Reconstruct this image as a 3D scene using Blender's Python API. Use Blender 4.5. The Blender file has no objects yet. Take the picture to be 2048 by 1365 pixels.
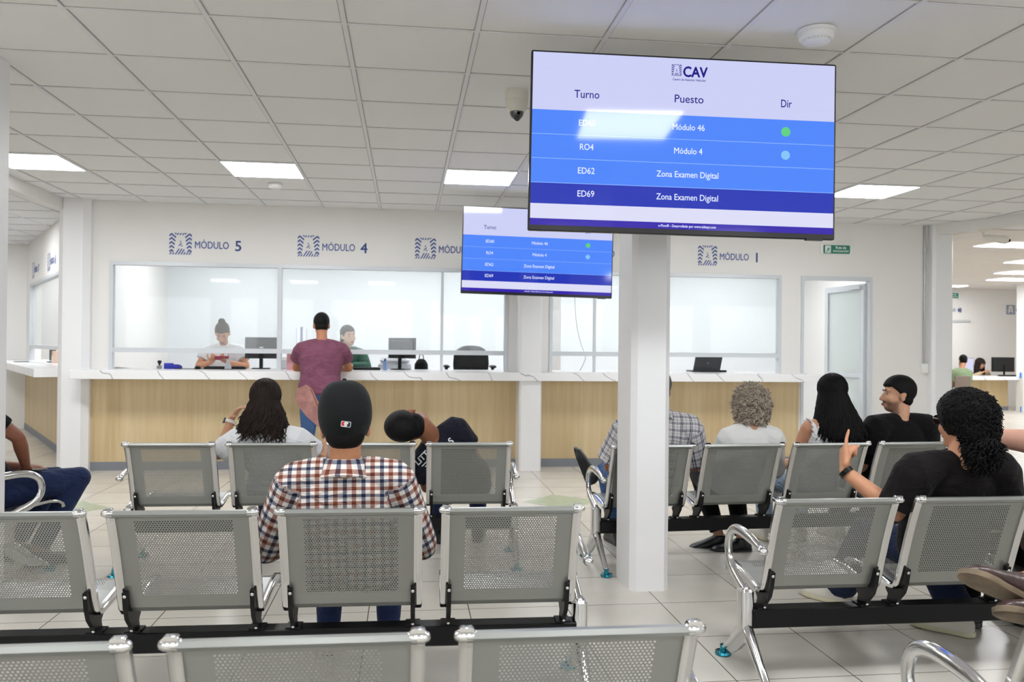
import bpy, bmesh, math, random
import numpy as np
from mathutils import Vector, Matrix, Quaternion
from mathutils.bvhtree import BVHTree

scn = bpy.context.scene
COL = scn.collection
random.seed(7)
RNG = np.random.RandomState(11)
PI = math.pi

# ------------------------------------------------------------------ camera, world, exposure
def make_camera():
    yaw, pitch, roll = .12698, .00502, .009966
    cy, sy = math.cos(yaw), math.sin(yaw)
    f = Vector((sy*math.cos(pitch), cy*math.cos(pitch), math.sin(pitch)))
    r = Vector((cy, -sy, 0)); u = r.cross(f)
    r2 = r*math.cos(roll)+u*math.sin(roll); u2 = -r*math.sin(roll)+u*math.cos(roll)
    m = Matrix((r2, u2, -f)).transposed().to_4x4()
    m.translation = (0, 0, 1.35)
    cd = bpy.data.cameras.new('camera'); cd.sensor_width = 36; cd.lens = 1653.7/2048*36
    cd.clip_start = .05; cd.clip_end = 200
    cd.dof.use_dof = True; cd.dof.focus_distance = 3.6; cd.dof.aperture_fstop = 5.0
    o = bpy.data.objects.new('camera', cd); COL.objects.link(o); o.matrix_world = m
    scn.camera = o
make_camera()
w = bpy.data.worlds.new('world'); scn.world = w; w.use_nodes = True
w.node_tree.nodes['Background'].inputs[0].default_value = (.93, .97, 1, 1)
w.node_tree.nodes['Background'].inputs[1].default_value = 2.9
scn.view_settings.view_transform = 'Standard'; scn.view_settings.look = 'None'
scn.view_settings.gamma = 1; scn.view_settings.use_curve_mapping = False
scn.view_settings.exposure = 0.0
scn.cycles.use_denoising = True
scn.cycles.max_bounces = 8; scn.cycles.diffuse_bounces = 5; scn.cycles.glossy_bounces = 4
scn.cycles.transparent_max_bounces = 12; scn.cycles.transmission_bounces = 4
scn.cycles.caustics_reflective = False; scn.cycles.caustics_refractive = False
scn.cycles.sample_clamp_indirect = 4
LAMP = 26.0          # strength of the ceiling light panels
CEIL = 2.816
# ------------------------------------------------------------------ materials
def lin(c):
    return tuple((x/255/12.92 if x/255 <= .04045 else ((x/255+.055)/1.055)**2.4) for x in c)
MATS = {}
def mat(name, rgb, rough=.5, metal=0, spec=.5, coat=0, bump=0, bscale=60, emit=None, es=0, noise=0, nscale=8):
    if name in MATS: return MATS[name]
    m = bpy.data.materials.new(name); m.use_nodes = True
    nt = m.node_tree; b = nt.nodes['Principled BSDF']
    c = lin(rgb)
    b.inputs['Base Color'].default_value = (*c, 1); b.inputs['Roughness'].default_value = rough
    b.inputs['Metallic'].default_value = metal; b.inputs['Specular IOR Level'].default_value = spec
    b.inputs['Coat Weight'].default_value = coat
    if emit: b.inputs['Emission Color'].default_value = (*lin(emit), 1); b.inputs['Emission Strength'].default_value = es
    if bump or noise:
        tc = nt.nodes.new('ShaderNodeTexCoord')
        n = nt.nodes.new('ShaderNodeTexNoise'); n.inputs['Scale'].default_value = bscale; n.inputs['Detail'].default_value = 4
        nt.links.new(tc.outputs['Object'], n.inputs['Vector'])
        if bump:
            bp = nt.nodes.new('ShaderNodeBump'); bp.inputs['Strength'].default_value = bump; bp.inputs['Distance'].default_value = .01
            nt.links.new(n.outputs['Fac'], bp.inputs['Height']); nt.links.new(bp.outputs['Normal'], b.inputs['Normal'])
        if noise:
            n2 = nt.nodes.new('ShaderNodeTexNoise'); n2.inputs['Scale'].default_value = nscale; n2.inputs['Detail'].default_value = 5
            nt.links.new(tc.outputs['Object'], n2.inputs['Vector'])
            mp = nt.nodes.new('ShaderNodeMapRange'); mp.inputs[1].default_value = .3; mp.inputs[2].default_value = .7
            mp.inputs[3].default_value = 1-noise; mp.inputs[4].default_value = 1+noise
            nt.links.new(n2.outputs['Fac'], mp.inputs[0])
            vm = nt.nodes.new('ShaderNodeVectorMath'); vm.operation = 'SCALE'; vm.inputs[0].default_value = c
            nt.links.new(mp.outputs[0], vm.inputs['Scale']); nt.links.new(vm.outputs[0], b.inputs['Base Color'])
    MATS[name] = m
    return m

def cloth(name, rgb, rough=.9, wr=.5, noise=.06):
    """fabric with soft folds and weave"""
    if name in MATS: return MATS[name]
    m = mat(name, rgb, rough, spec=.15, noise=noise, nscale=12)
    nt = m.node_tree; b = nt.nodes['Principled BSDF']
    b.inputs['Sheen Weight'].default_value = .05
    tc = nt.nodes.new('ShaderNodeTexCoord'); mp = nt.nodes.new('ShaderNodeMapping'); mp.inputs['Scale'].default_value = (9, 9, 16)
    mp.inputs['Rotation'].default_value = (.3, .5, .2)
    n = nt.nodes.new('ShaderNodeTexNoise'); n.inputs['Scale'].default_value = 1; n.inputs['Detail'].default_value = 3; n.inputs['Distortion'].default_value = 1.2
    bp = nt.nodes.new('ShaderNodeBump'); bp.inputs['Strength'].default_value = wr; bp.inputs['Distance'].default_value = .045
    nt.links.new(tc.outputs['Object'], mp.inputs[0]); nt.links.new(mp.outputs[0], n.inputs['Vector'])
    nt.links.new(n.outputs['Fac'], bp.inputs['Height']); nt.links.new(bp.outputs['Normal'], b.inputs['Normal'])
    return m

def plaid(name, stripes_x, stripes_y, period, base):
    """woven check: stripes = [(start, end, rgb)] in fractions of a period, read from the 'puv' coordinates of the garment"""
    m = cloth(name, base, wr=.45, noise=0); nt = m.node_tree; b = nt.nodes['Principled BSDF']
    at = nt.nodes.new('ShaderNodeAttribute'); at.attribute_name = 'puv'
    sp = nt.nodes.new('ShaderNodeSeparateXYZ'); nt.links.new(at.outputs['Vector'], sp.inputs[0])
    cols = []
    for ax, st in ((0, stripes_x), (1, stripes_y)):
        d = nt.nodes.new('ShaderNodeMath'); d.operation = 'DIVIDE'; d.inputs[1].default_value = period
        nt.links.new(sp.outputs[ax], d.inputs[0])
        f = nt.nodes.new('ShaderNodeMath'); f.operation = 'FRACT'; nt.links.new(d.outputs[0], f.inputs[0])
        cr = nt.nodes.new('ShaderNodeValToRGB'); cr.color_ramp.interpolation = 'CONSTANT'
        els = [(0, base)]
        for s, e, c in st: els += [(s, c), (e, base)]
        r = cr.color_ramp
        while len(r.elements) > 1: r.elements.remove(r.elements[-1])
        r.elements[0].position = 0; r.elements[0].color = (*lin(base), 1)
        for p, c in els[1:]:
            x = r.elements.new(p); x.color = (*lin(c), 1)
        nt.links.new(f.outputs[0], cr.inputs[0]); cols.append(cr)
    mx = nt.nodes.new('ShaderNodeMix'); mx.data_type = 'RGBA'; mx.blend_type = 'MULTIPLY'; mx.inputs[0].default_value = 1
    av = nt.nodes.new('ShaderNodeMix'); av.data_type = 'RGBA'; av.inputs[0].default_value = .5
    nt.links.new(cols[0].outputs[0], mx.inputs[6]); nt.links.new(cols[1].outputs[0], mx.inputs[7])
    nt.links.new(cols[0].outputs[0], av.inputs[6]); nt.links.new(cols[1].outputs[0], av.inputs[7])
    m2 = nt.nodes.new('ShaderNodeMix'); m2.data_type = 'RGBA'; m2.inputs[0].default_value = .35
    nt.links.new(mx.outputs[2], m2.inputs[6]); nt.links.new(av.outputs[2], m2.inputs[7])
    nt.links.new(m2.outputs[2], b.inputs['Base Color'])
    return m

def hairmat(name, rgb, rough=.45):
    return mat(name, rgb, rough+.1, spec=.18, bump=.3, bscale=90, noise=.25, nscale=25)

# ------------------------------------------------------------------ mesh helpers
def V(*a): return np.array(a, float)
def nrm(a):
    a = np.asarray(a, float); return a/(np.linalg.norm(a)+1e-12)
class MB:
    def __init__(s): s.v = []; s.f = []; s.m = []
    def add(s, vs, fs, mi=0):
        k = len(s.v); s.v.extend([tuple(map(float, p)) for p in vs]); s.f.extend([tuple(i+k for i in f) for f in fs]); s.m.extend([mi]*len(fs)); return s
    def box(s, a, b, mi=0, M=None):
        (x0, y0, z0), (x1, y1, z1) = a, b
        vs = np.array([(x0,y0,z0),(x1,y0,z0),(x1,y1,z0),(x0,y1,z0),(x0,y0,z1),(x1,y0,z1),(x1,y1,z1),(x0,y1,z1)], float)
        if M is not None: vs = np.array([M(p) for p in vs])
        return s.add(vs, [(3,2,1,0),(4,5,6,7),(0,1,5,4),(1,2,6,5),(2,3,7,6),(3,0,4,7)], mi)
    def rbox(s, a, b, r=.01, mi=0, n=3, M=None):
        """box with rounded vertical (z) edges and a small top/bottom chamfer"""
        (x0, y0, z0), (x1, y1, z1) = a, b
        r = min(r, (x1-x0)/2.01, (y1-y0)/2.01); c = min(r*.5, (z1-z0)/2.01)
        def ring(z, i):
            o = []
            for cx, cy, a0 in ((x1-r, y1-r, 0), (x0+r, y1-r, PI/2), (x0+r, y0+r, PI), (x1-r, y0+r, 1.5*PI)):
                for k in range(n+1):
                    t = a0+PI/2*k/n; o.append((cx+(r-i)*math.cos(t), cy+(r-i)*math.sin(t), z))
            return o
        rings = [ring(z0, c), ring(z0+c, 0), ring(z1-c, 0), ring(z1, c)]
        if M is not None: rings = [[M(p) for p in q] for q in rings]
        return s.rings(rings, mi)
    def rings(s, rings, mi=0, cap=True, close=True):
        n = len(rings[0]); fs = []
        for i in range(len(rings)-1):
            for k in range(n if close else n-1):
                k2 = (k+1) % n
                fs.append((i*n+k, i*n+k2, (i+1)*n+k2, (i+1)*n+k))
        if cap: fs.append(tuple(range(n-1, -1, -1))); fs.append(tuple((len(rings)-1)*n+k for k in range(n)))
        return s.add([p for r in rings for p in r], fs, mi)
    def tube(s, pts, rad, n=10, mi=0, round_=True, flat=1.0, up=None):
        pts = [np.asarray(p, float) for p in pts]
        if not hasattr(rad, '__len__'): rad = [rad]*len(pts)
        rad = list(rad)
        tang = [nrm(pts[min(i+1, len(pts)-1)]-pts[max(i-1, 0)]) for i in range(len(pts))]
        u = np.asarray(up, float) if up is not None else (V(0, 0, 1) if abs(tang[0][2]) < .9 else V(1, 0, 0))
        rings = []; P = []
        if round_:
            for a in (.25, .65): P.append((pts[0]-tang[0]*rad[0]*math.sqrt(1-a*a), tang[0], rad[0]*a))
        for p, t, r in zip(pts, tang, rad): P.append((p, t, r))
        if round_:
            for a in (.65, .25): P.append((pts[-1]+tang[-1]*rad[-1]*math.sqrt(1-a*a), tang[-1], rad[-1]*a))
        for p, t, r in P:
            x = nrm(u-t*np.dot(u, t)); y = np.cross(t, x); u = x
            rings.append([p+x*r*math.cos(2*PI*k/n)*flat+y*r*math.sin(2*PI*k/n) for k in range(n)])
        return s.rings(rings, mi)
    def ell(s, c, r, R=None, nu=16, nv=10, mi=0):
        c = np.asarray(c, float); R = np.eye(3) if R is None else R
        rings = []
        for j in range(nv+1):
            t = -PI/2+PI*(j+.02)/(nv+.04)
            rings.append([c+R@V(r[0]*math.cos(t)*math.cos(2*PI*k/nu), r[1]*math.cos(t)*math.sin(2*PI*k/nu), r[2]*math.sin(t)) for k in range(nu)])
        return s.rings(rings, mi)
    def lathe(s, prof, c=(0, 0, 0), n=20, mi=0, R=None):
        R = np.eye(3) if R is None else R; c = np.asarray(c, float)
        return s.rings([[c+R@V(r*math.cos(2*PI*k/n), r*math.sin(2*PI*k/n), z) for k in range(n)] for r, z in prof], mi)
    def loft(s, secs, n=24, mi=0, pw=2.3):
        """secs: (centre, rx, ry, right, fwd)"""
        rings = []
        for c, rx, ry, r, f in secs:
            ring = []
            for k in range(n):
                a = 2*PI*k/n; ca, sa = math.cos(a), math.sin(a)
                ring.append(c+r*rx*math.copysign(abs(ca)**(2/pw), ca)+f*ry*math.copysign(abs(sa)**(2/pw), sa))
            rings.append(ring)
        return s.rings(rings, mi)
    def prism(s, poly, x0, x1, ax=0, mi=0):
        """extrude a 2-D polygon along an axis (0: poly is (y,z); 1: poly is (x,z); 2: poly is (x,y))"""
        def p3(p, t): return ((t, p[0], p[1]), (p[0], t, p[1]), (p[0], p[1], t))[ax]
        return s.rings([[p3(p, x0) for p in poly], [p3(p, x1) for p in poly]], mi)
    def raw(s, name):
        me = bpy.data.meshes.new(name); me.from_pydata(s.v, [], s.f); me.update(); return me

def link(name, me, mats, parent=None, sharp=40, smooth=True):
    o = bpy.data.objects.new(name, me); COL.objects.link(o)
    if not isinstance(mats, (list, tuple)): mats = [mats]
    if not me.materials:
        for m in mats: me.materials.append(m)
    if smooth:
        me.shade_smooth()
        if sharp: me.set_sharp_from_angle(angle=math.radians(sharp))
    if parent is not None: o.parent = parent
    return o
def build(name, mb, mats, parent=None, sharp=40, smooth=True, fix=True):
    me = mb.raw(name)
    me.polygons.foreach_set('material_index', mb.m)
    if fix:
        bm = bmesh.new(); bm.from_mesh(me); bmesh.ops.recalc_face_normals(bm, faces=bm.faces[:]); bm.to_mesh(me); bm.free()
    return link(name, me, mats, parent, sharp, smooth)
def remesh(name, mb, mats, parent=None, voxel=.011, smooth=4, fac=.5):
    """one continuous skin over all the volumes in mb"""
    me = mb.raw(name+'_src')
    bm = bmesh.new(); bm.from_mesh(me); bmesh.ops.recalc_face_normals(bm, faces=bm.faces[:]); bm.to_mesh(me); bm.free()
    t = bpy.data.objects.new('tmp', me); COL.objects.link(t)
    r = t.modifiers.new('r', 'REMESH'); r.mode = 'VOXEL'; r.voxel_size = voxel; r.adaptivity = 0
    if smooth:
        s = t.modifiers.new('s', 'SMOOTH'); s.iterations = smooth; s.factor = fac
    dg = bpy.context.evaluated_depsgraph_get()
    out = bpy.data.meshes.new_from_object(t.evaluated_get(dg)); out.name = name
    bpy.data.objects.remove(t); bpy.data.meshes.remove(me)
    out.materials.clear()
    return link(name, out, mats, parent, 0)
def empty(name, loc, rz=0, label=None, cat=None, group=None):
    o = bpy.data.objects.new(name, None); COL.objects.link(o); o.location = loc; o.rotation_euler = (0, 0, rz); o.empty_display_size = .1
    return tag(o, label, cat, group)
def tag(o, label=None, cat=None, group=None, kind=None):
    if label: o['label'] = label
    if cat: o['category'] = cat
    if group: o['group'] = group
    if kind: o['kind'] = kind
    return o
def struct(o, label=None):
    o['kind'] = 'structure'
    if label: o['label'] = label; o['category'] = o.name.split('_')[0].split('.')[0]
    return o
def copy_tree(o, parent=None):
    c = o.copy(); COL.objects.link(c)
    if parent is not None: c.parent = parent
    for ch in list(o.children): copy_tree(ch, c)
    return c
def text_mb(mb, s, size, loc=(0, 0, 0), mi=0, align='CENTER', bold=0.0, ext=.0006, M=None, sx=1.0, fit=None):
    """flat lettering in the XZ plane, read from -Y"""
    cu = bpy.data.curves.new('t', 'FONT'); cu.body = s; cu.size = size; cu.align_x = align; cu.offset = bold*size; cu.extrude = ext
    cu.resolution_u = 3; cu.offset = 0
    t = bpy.data.objects.new('t', cu); COL.objects.link(t)
    me = bpy.data.meshes.new_from_object(t.evaluated_get(bpy.context.evaluated_depsgraph_get()))
    vs = []
    if fit: xs = [v.co.x for v in me.vertices]; sx = fit/(max(xs)-min(xs))
    for k, (dx, dz) in enumerate(((0, 0),) if not bold else ((-1, 0), (1, 0), (0, 1), (0, -1), (0, 0))):
        vs = []
        for v in me.vertices:
            p = V(loc[0]+v.co.x*sx+dx*bold*size, loc[1]-v.co.z-k*.00004, loc[2]+v.co.y+dz*bold*size)
            vs.append(M(p) if M else p)
        mb.add(vs, [tuple(p.vertices) for p in me.polygons], mi)
    bpy.data.objects.remove(t); bpy.data.curves.remove(cu); bpy.data.meshes.remove(me)
    return mb
def rotz(a): c, s = math.cos(a), math.sin(a); return np.array([[c, -s, 0], [s, c, 0], [0, 0, 1]])
def rotx(a): c, s = math.cos(a), math.sin(a); return np.array([[1, 0, 0], [0, c, -s], [0, s, c]])
def roty(a): c, s = math.cos(a), math.sin(a); return np.array([[c, 0, s], [0, 1, 0], [-s, 0, c]])
def catmull(pts, n):
    pts = [np.asarray(p, float) for p in pts]
    P = [2*pts[0]-pts[1]]+pts+[2*pts[-1]-pts[-2]]
    d = [np.linalg.norm(pts[i+1]-pts[i]) for i in range(len(pts)-1)]; tot = sum(d)
    out = []
    for q in np.linspace(0, 1, n):
        s = q*tot; i = 0
        while i < len(d)-1 and s > d[i]: s -= d[i]; i += 1
        t = min(1, s/d[i]); a, b, c, e = P[i], P[i+1], P[i+2], P[i+3]
        out.append(.5*((2*b)+(-a+c)*t+(2*a-5*b+4*c-e)*t*t+(-a+3*b-3*c+e)*t**3))
    return out
# ------------------------------------------------------------------ room materials
WALL = mat('wall_paint', (232, 230, 227), .6, bump=.03, bscale=120)
COLUMN = mat('column_paint', (236, 236, 237), .45, bump=.02, bscale=60)
CEILM = mat('ceiling_tile', (240, 240, 240), .85, bump=.08, bscale=160)
BAR = mat('ceiling_bar', (232, 232, 236), .5)
GAP_SHADE = mat('ceiling_gap_shade', (176, 172, 164), .9)  # shadow lines along the ceiling bars, put in as darker strips
ALU = mat('aluminium_frame', (205, 209, 213), .4, metal=.25)
WHITE = mat('white_plastic', (236, 236, 234), .4)
BLACK = mat('black_plastic', (12, 12, 14), .4, spec=.25)
KICK = mat('grey_kickboard', (126, 129, 138), .5)
LIGHTM = mat('light_diffuser', (255, 255, 255), .5, emit=(250, 252, 255), es=LAMP)
LIGHTF = mat('light_rim', (235, 236, 240), .5)
INK = mat('sign_vinyl', (66, 88, 150), .5)
INK2 = mat('sign_vinyl_dark', (30, 62, 130), .5)

def floor_mat():
    m = mat('floor_tiles', (205, 200, 190), .22, spec=.45); nt = m.node_tree; b = nt.nodes['Principled BSDF']
    tc = nt.nodes.new('ShaderNodeTexCoord'); mp = nt.nodes.new('ShaderNodeMapping')
    mp.inputs['Location'].default_value = (-.33, -.18, 0)
    br = nt.nodes.new('ShaderNodeTexBrick'); br.offset = 0; br.squash = 1
    br.inputs['Scale'].default_value = 1; br.inputs['Brick Width'].default_value = .505; br.inputs['Row Height'].default_value = .505
    br.inputs['Mortar Size'].default_value = .0028; br.inputs['Mortar Smooth'].default_value = .2; br.inputs['Bias'].default_value = 0
    br.inputs['Color1'].default_value = (*lin((207, 202, 192)), 1); br.inputs['Color2'].default_value = (*lin((200, 195, 185)), 1)
    br.inputs['Mortar'].default_value = (*lin((92, 84, 74)), 1)
    n = nt.nodes.new('ShaderNodeTexNoise'); n.inputs['Scale'].default_value = 3.5; n.inputs['Detail'].default_value = 3; n.inputs['Roughness'].default_value = .5
    mr = nt.nodes.new('ShaderNodeMapRange'); mr.inputs[1].default_value = .3; mr.inputs[2].default_value = .75; mr.inputs[3].default_value = .93; mr.inputs[4].default_value = 1.04
    vm = nt.nodes.new('ShaderNodeVectorMath'); vm.operation = 'SCALE'
    nt.links.new(tc.outputs['Object'], mp.inputs[0]); nt.links.new(mp.outputs[0], br.inputs['Vector']); nt.links.new(tc.outputs['Object'], n.inputs['Vector'])
    nt.links.new(n.outputs['Fac'], mr.inputs[0]); nt.links.new(br.outputs['Color'], vm.inputs[0]); nt.links.new(mr.outputs[0], vm.inputs['Scale'])
    nt.links.new(vm.outputs[0], b.inputs['Base Color'])
    r2 = nt.nodes.new('ShaderNodeMapRange'); r2.inputs[3].default_value = .24; r2.inputs[4].default_value = .27
    nt.links.new(n.outputs['Fac'], r2.inputs[0]); nt.links.new(r2.outputs[0], b.inputs['Roughness'])
    return m
def wood_mat():
    m = mat('wood_laminate', (206, 182, 138), .45); nt = m.node_tree; b = nt.nodes['Principled BSDF']
    tc = nt.nodes.new('ShaderNodeTexCoord'); mp = nt.nodes.new('ShaderNodeMapping'); mp.inputs['Scale'].default_value = (26, 26, 1.1)
    n = nt.nodes.new('ShaderNodeTexNoise'); n.inputs['Scale'].default_value = 1; n.inputs['Detail'].default_value = 6; n.inputs['Roughness'].default_value = .6
    mp2 = nt.nodes.new('ShaderNodeMapping'); mp2.inputs['Scale'].default_value = (5, 5, .4)
    n2 = nt.nodes.new('ShaderNodeTexNoise'); n2.inputs['Scale'].default_value = 1; n2.inputs['Detail'].default_value = 2
    ad = nt.nodes.new('ShaderNodeMath'); ad.operation = 'ADD'; hf = nt.nodes.new('ShaderNodeMath'); hf.operation = 'MULTIPLY'; hf.inputs[1].default_value = .5
    cr = nt.nodes.new('ShaderNodeValToRGB'); e = cr.color_ramp.elements
    e[0].position = .36; e[0].color = (*lin((192, 168, 126)), 1); e[1].position = .64; e[1].color = (*lin((213, 193, 154)), 1)
    for a, c in ((tc.outputs['Object'], mp), (tc.outputs['Object'], mp2)): nt.links.new(a, c.inputs[0])
    nt.links.new(mp.outputs[0], n.inputs['Vector']); nt.links.new(mp2.outputs[0], n2.inputs['Vector'])
    nt.links.new(n.outputs['Fac'], ad.inputs[0]); nt.links.new(n2.outputs['Fac'], ad.inputs[1]); nt.links.new(ad.outputs[0], hf.inputs[0])
    nt.links.new(hf.outputs[0], cr.inputs[0]); nt.links.new(cr.outputs[0], b.inputs['Base Color'])
    return m
def marble_mat():
    m = mat('white_marble', (238, 238, 238), .2, spec=.5); nt = m.node_tree; b = nt.nodes['Principled BSDF']
    tc = nt.nodes.new('ShaderNodeTexCoord'); mp = nt.nodes.new('ShaderNodeMapping'); mp.inputs['Rotation'].default_value = (0, .75, .5); mp.inputs['Scale'].default_value = (1, 1, 1)
    wv = nt.nodes.new('ShaderNodeTexWave'); wv.bands_direction = 'X'; wv.inputs['Scale'].default_value = 1.15; wv.inputs['Distortion'].default_value = 4.5
    wv.inputs['Detail'].default_value = 3; wv.inputs['Detail Scale'].default_value = 1.6
    cr = nt.nodes.new('ShaderNodeValToRGB'); e = cr.color_ramp.elements
    e[0].position = .0; e[0].color = (*lin((178, 176, 178)), 1); e[1].position = .006; e[1].color = (*lin((240, 240, 241)), 1)
    nt.links.new(tc.outputs['Object'], mp.inputs[0]); nt.links.new(mp.outputs[0], wv.inputs['Vector']); nt.links.new(wv.outputs['Fac'], cr.inputs[0]); nt.links.new(cr.outputs[0], b.inputs['Base Color'])
    return m
def glass_mat(name, veil_or_frost, tint=(251, 253, 253)):
    m = bpy.data.materials.new(name); m.use_nodes = True; nt = m.node_tree; nt.nodes.clear()
    out = nt.nodes.new('ShaderNodeOutputMaterial')
    tr = nt.nodes.new('ShaderNodeBsdfTransparent'); tr.inputs[0].default_value = (*lin(tint), 1)
    gl = nt.nodes.new('ShaderNodeBsdfGlossy'); gl.inputs['Roughness'].default_value = .03
    fr = nt.nodes.new('ShaderNodeFresnel'); fr.inputs[0].default_value = 1.5
    a = nt.nodes.new('ShaderNodeMixShader'); ge = nt.nodes.new('ShaderNodeNewGeometry'); iv = nt.nodes.new('ShaderNodeMath'); iv.operation = 'SUBTRACT'; iv.inputs[0].default_value = 1; ml = nt.nodes.new('ShaderNodeMath'); ml.operation = 'MULTIPLY'
    nt.links.new(ge.outputs['Backfacing'], iv.inputs[1]); nt.links.new(iv.outputs[0], ml.inputs[0]); nt.links.new(fr.outputs[0], ml.inputs[1]); nt.links.new(ml.outputs[0], a.inputs[0]); nt.links.new(tr.outputs[0], a.inputs[1]); nt.links.new(gl.outputs[0], a.inputs[2])
    d = nt.nodes.new('ShaderNodeBsdfDiffuse'); d.inputs[0].default_value = (*lin((240, 243, 243)), 1)
    t = nt.nodes.new('ShaderNodeBsdfTranslucent'); t.inputs[0].default_value = (*lin((240, 243, 243)), 1)
    dt = nt.nodes.new('ShaderNodeMixShader'); dt.inputs[0].default_value = .5; nt.links.new(d.outputs[0], dt.inputs[1]); nt.links.new(t.outputs[0], dt.inputs[2])
    b = nt.nodes.new('ShaderNodeMixShader'); b.inputs[0].default_value = veil_or_frost; nt.links.new(a.outputs[0], b.inputs[1]); nt.links.new(dt.outputs[0], b.inputs[2])
    nt.links.new(b.outputs[0], out.inputs[0])
    return m
FLOOR = floor_mat(); WOOD = wood_mat(); MARBLE = marble_mat()
GLASS = glass_mat('reflection_veil_glass', .11); FROST = glass_mat('frosted_door_glass', .8, (225, 240, 236))  # window glass: white mixed in imitates the veil of bright reflections

# ------------------------------------------------------------------ floor, ceiling, walls
struct(build('floor', MB().box((-10, -4, -.1), (16, 20, 0)), FLOOR, smooth=False))
gm = mat('green_floor_tile', (163, 172, 146), .3, noise=.12, nscale=14)
def diamond(x, y, r=.33, n=None):
    o = build('floor_inlay', MB().prism([(x-r, y), (x, y-r), (x+r, y), (x, y+r)], .0, .002, 2), gm, smooth=False); o['kind'] = 'structure'
for k in range(-2, 4): diamond(1.34+2.02*k, 7.05)
c = MB(); c.box((-10, -4, CEIL+.004), (16, 20, CEIL+.1)); struct(build('ceiling', c, CEILM, smooth=False))
X0, Y0, T = -1.517, 3.851, .61
bars = MB(); gap_strips = MB()
for i in range(-4, 14):
    x = X0+T*i
    y1 = 9.1 if x > -3.6 else 13.5
    bars.box((x-.011, -2, CEIL-.004), (x+.011, y1, CEIL+.02)); gap_strips.box((x-.0155, -2, CEIL+.0005), (x+.0155, y1, CEIL+.02))
for i in range(-13, -4):
    x = X0+T*i
    bars.box((x-.011, 2, CEIL-.004), (x+.011, 13.5, CEIL+.02))
for j in range(-9, 16):
    y = Y0+T*j
    xa, xb = (-3.5, 6.3) if y < 9.1 else (-9, -3.4)
    if j < 9: xa = -9
    bars.box((xa, y-.007, CEIL-.002), (xb, y+.007, CEIL+.02)); gap_strips.box((xa, y-.0105, CEIL+.001), (xb, y+.0105, CEIL+.02))
struct(build('trim_ceiling_grid', bars, BAR, smooth=False)); struct(build('trim_ceiling_gap_shade', gap_strips, GAP_SHADE, smooth=False))

YB = 9.1; ZW = 2.19
wb = MB()
wb.box((-3.25, YB, ZW), (6.12, YB+.15, CEIL+.003))
for a, b in ((-3.25, -3.08), (1.11, 1.58), (4.30, 4.54), (5.42, 6.12)): wb.box((a, YB, 0), (b, YB+.15, ZW))
for a, b in ((-3.08, 1.11), (1.58, 4.30)): wb.box((a, YB+.05, 0), (b, YB+.15, .96))
struct(build('wall_back', wb, WALL, smooth=False))
def column(x0, x1, y0, y1, ch=.018):
    p = [(x0+ch, y0), (x1-ch, y0), (x1, y0+ch), (x1, y1-ch), (x1-ch, y1), (x0+ch, y1), (x0, y1-ch), (x0, y0+ch)]
    o = build('column', MB().prism(p, 0, CEIL+.003, 2), COLUMN, smooth=False)
    return struct(o)
column(1.235, 1.455, 4.43, 4.77, .03)
column(-2.36, -2.10, 4.40, 4.70)
column(.998, 1.30, .98, 1.24)
column(1.21, 1.45, 8.79, 9.3)
column(6.12, 6.38, 8.98, 9.3, .03)
column(-3.56, -3.25, 8.98, 9.3, .06)
b = MB(); b.box((-3.63, 3, 2.70), (-3.51, 9.0, CEIL+.002)); struct(build('trim_beam_left', b, WALL, smooth=False))
def frameM(o, ux, uy):
    o = np.array(o, float); ux = np.array((*ux, 0), float); uy = np.array((*uy, 0), float)
    return lambda p: o+ux*p[0]+uy*p[1]+V(0, 0, p[2])
d = nrm(V(.43, -.9, 0)); RB = frameM((6.2, 9.0, 0), d[:2], (d[1]*-1, d[0]))
b = MB(); b.box((0, -.06, 2.70), (7, .06, CEIL+.002), M=RB); struct(build('trim_beam_right', b, WALL, smooth=False))

# room behind the windows
cr = MB(); cr.box((-3.6, 12.2, 0), (6.3, 12.35, CEIL+.003)); struct(build('wall_office_back', cr, mat('office_paint', (224, 228, 232), .6), smooth=False))
struct(build('wall_office_right', MB().box((6.12, 9.3, 0), (6.27, 12.3, CEIL+.003)), WALL, smooth=False))
p = MB(); p.box((1.62, 10.9, 0), (2.05, 11.0, CEIL+.003)); struct(build('wall_office_partition', p, WALL, smooth=False))

# windows (frames + panes)
def window(n, x0, x1, mull, thin):
    f = MB(); a = .035; y0, y1 = YB-.012, YB+.06; z0 = 1.055
    f.box((x0, y0, ZW-.04), (x1, y1, ZW)); f.box((x0, y0, z0), (x0+a, y1, ZW-.04)); f.box((x1-a, y0, z0), (x1, y1, ZW-.04))
    f.box((x0+.001, y0+.003, 1.235), (x1, y1, 1.285))
    for m in mull: f.box((m-.022, y0, z0), (m+.022, y1, ZW-.04))
    for m in thin: f.box((m-.014, y0+.02, z0), (m+.014, y1-.01, ZW-.04))
    o = struct(build('window_%d' % n, f, ALU, smooth=False))
    xs = [x0+a]+sorted(mull+thin)+[x1-a]
    for l, r in zip(xs[:-1], xs[1:]):
        build('pane', MB().box((l, YB+.022, 1.285), (r, YB+.030, ZW-.04)), GLASS, o, smooth=False)
    return o
window(1, -3.08, 1.11, [-1.352], [.385])
window(2, 1.58, 4.30, [], [2.10])
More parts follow.
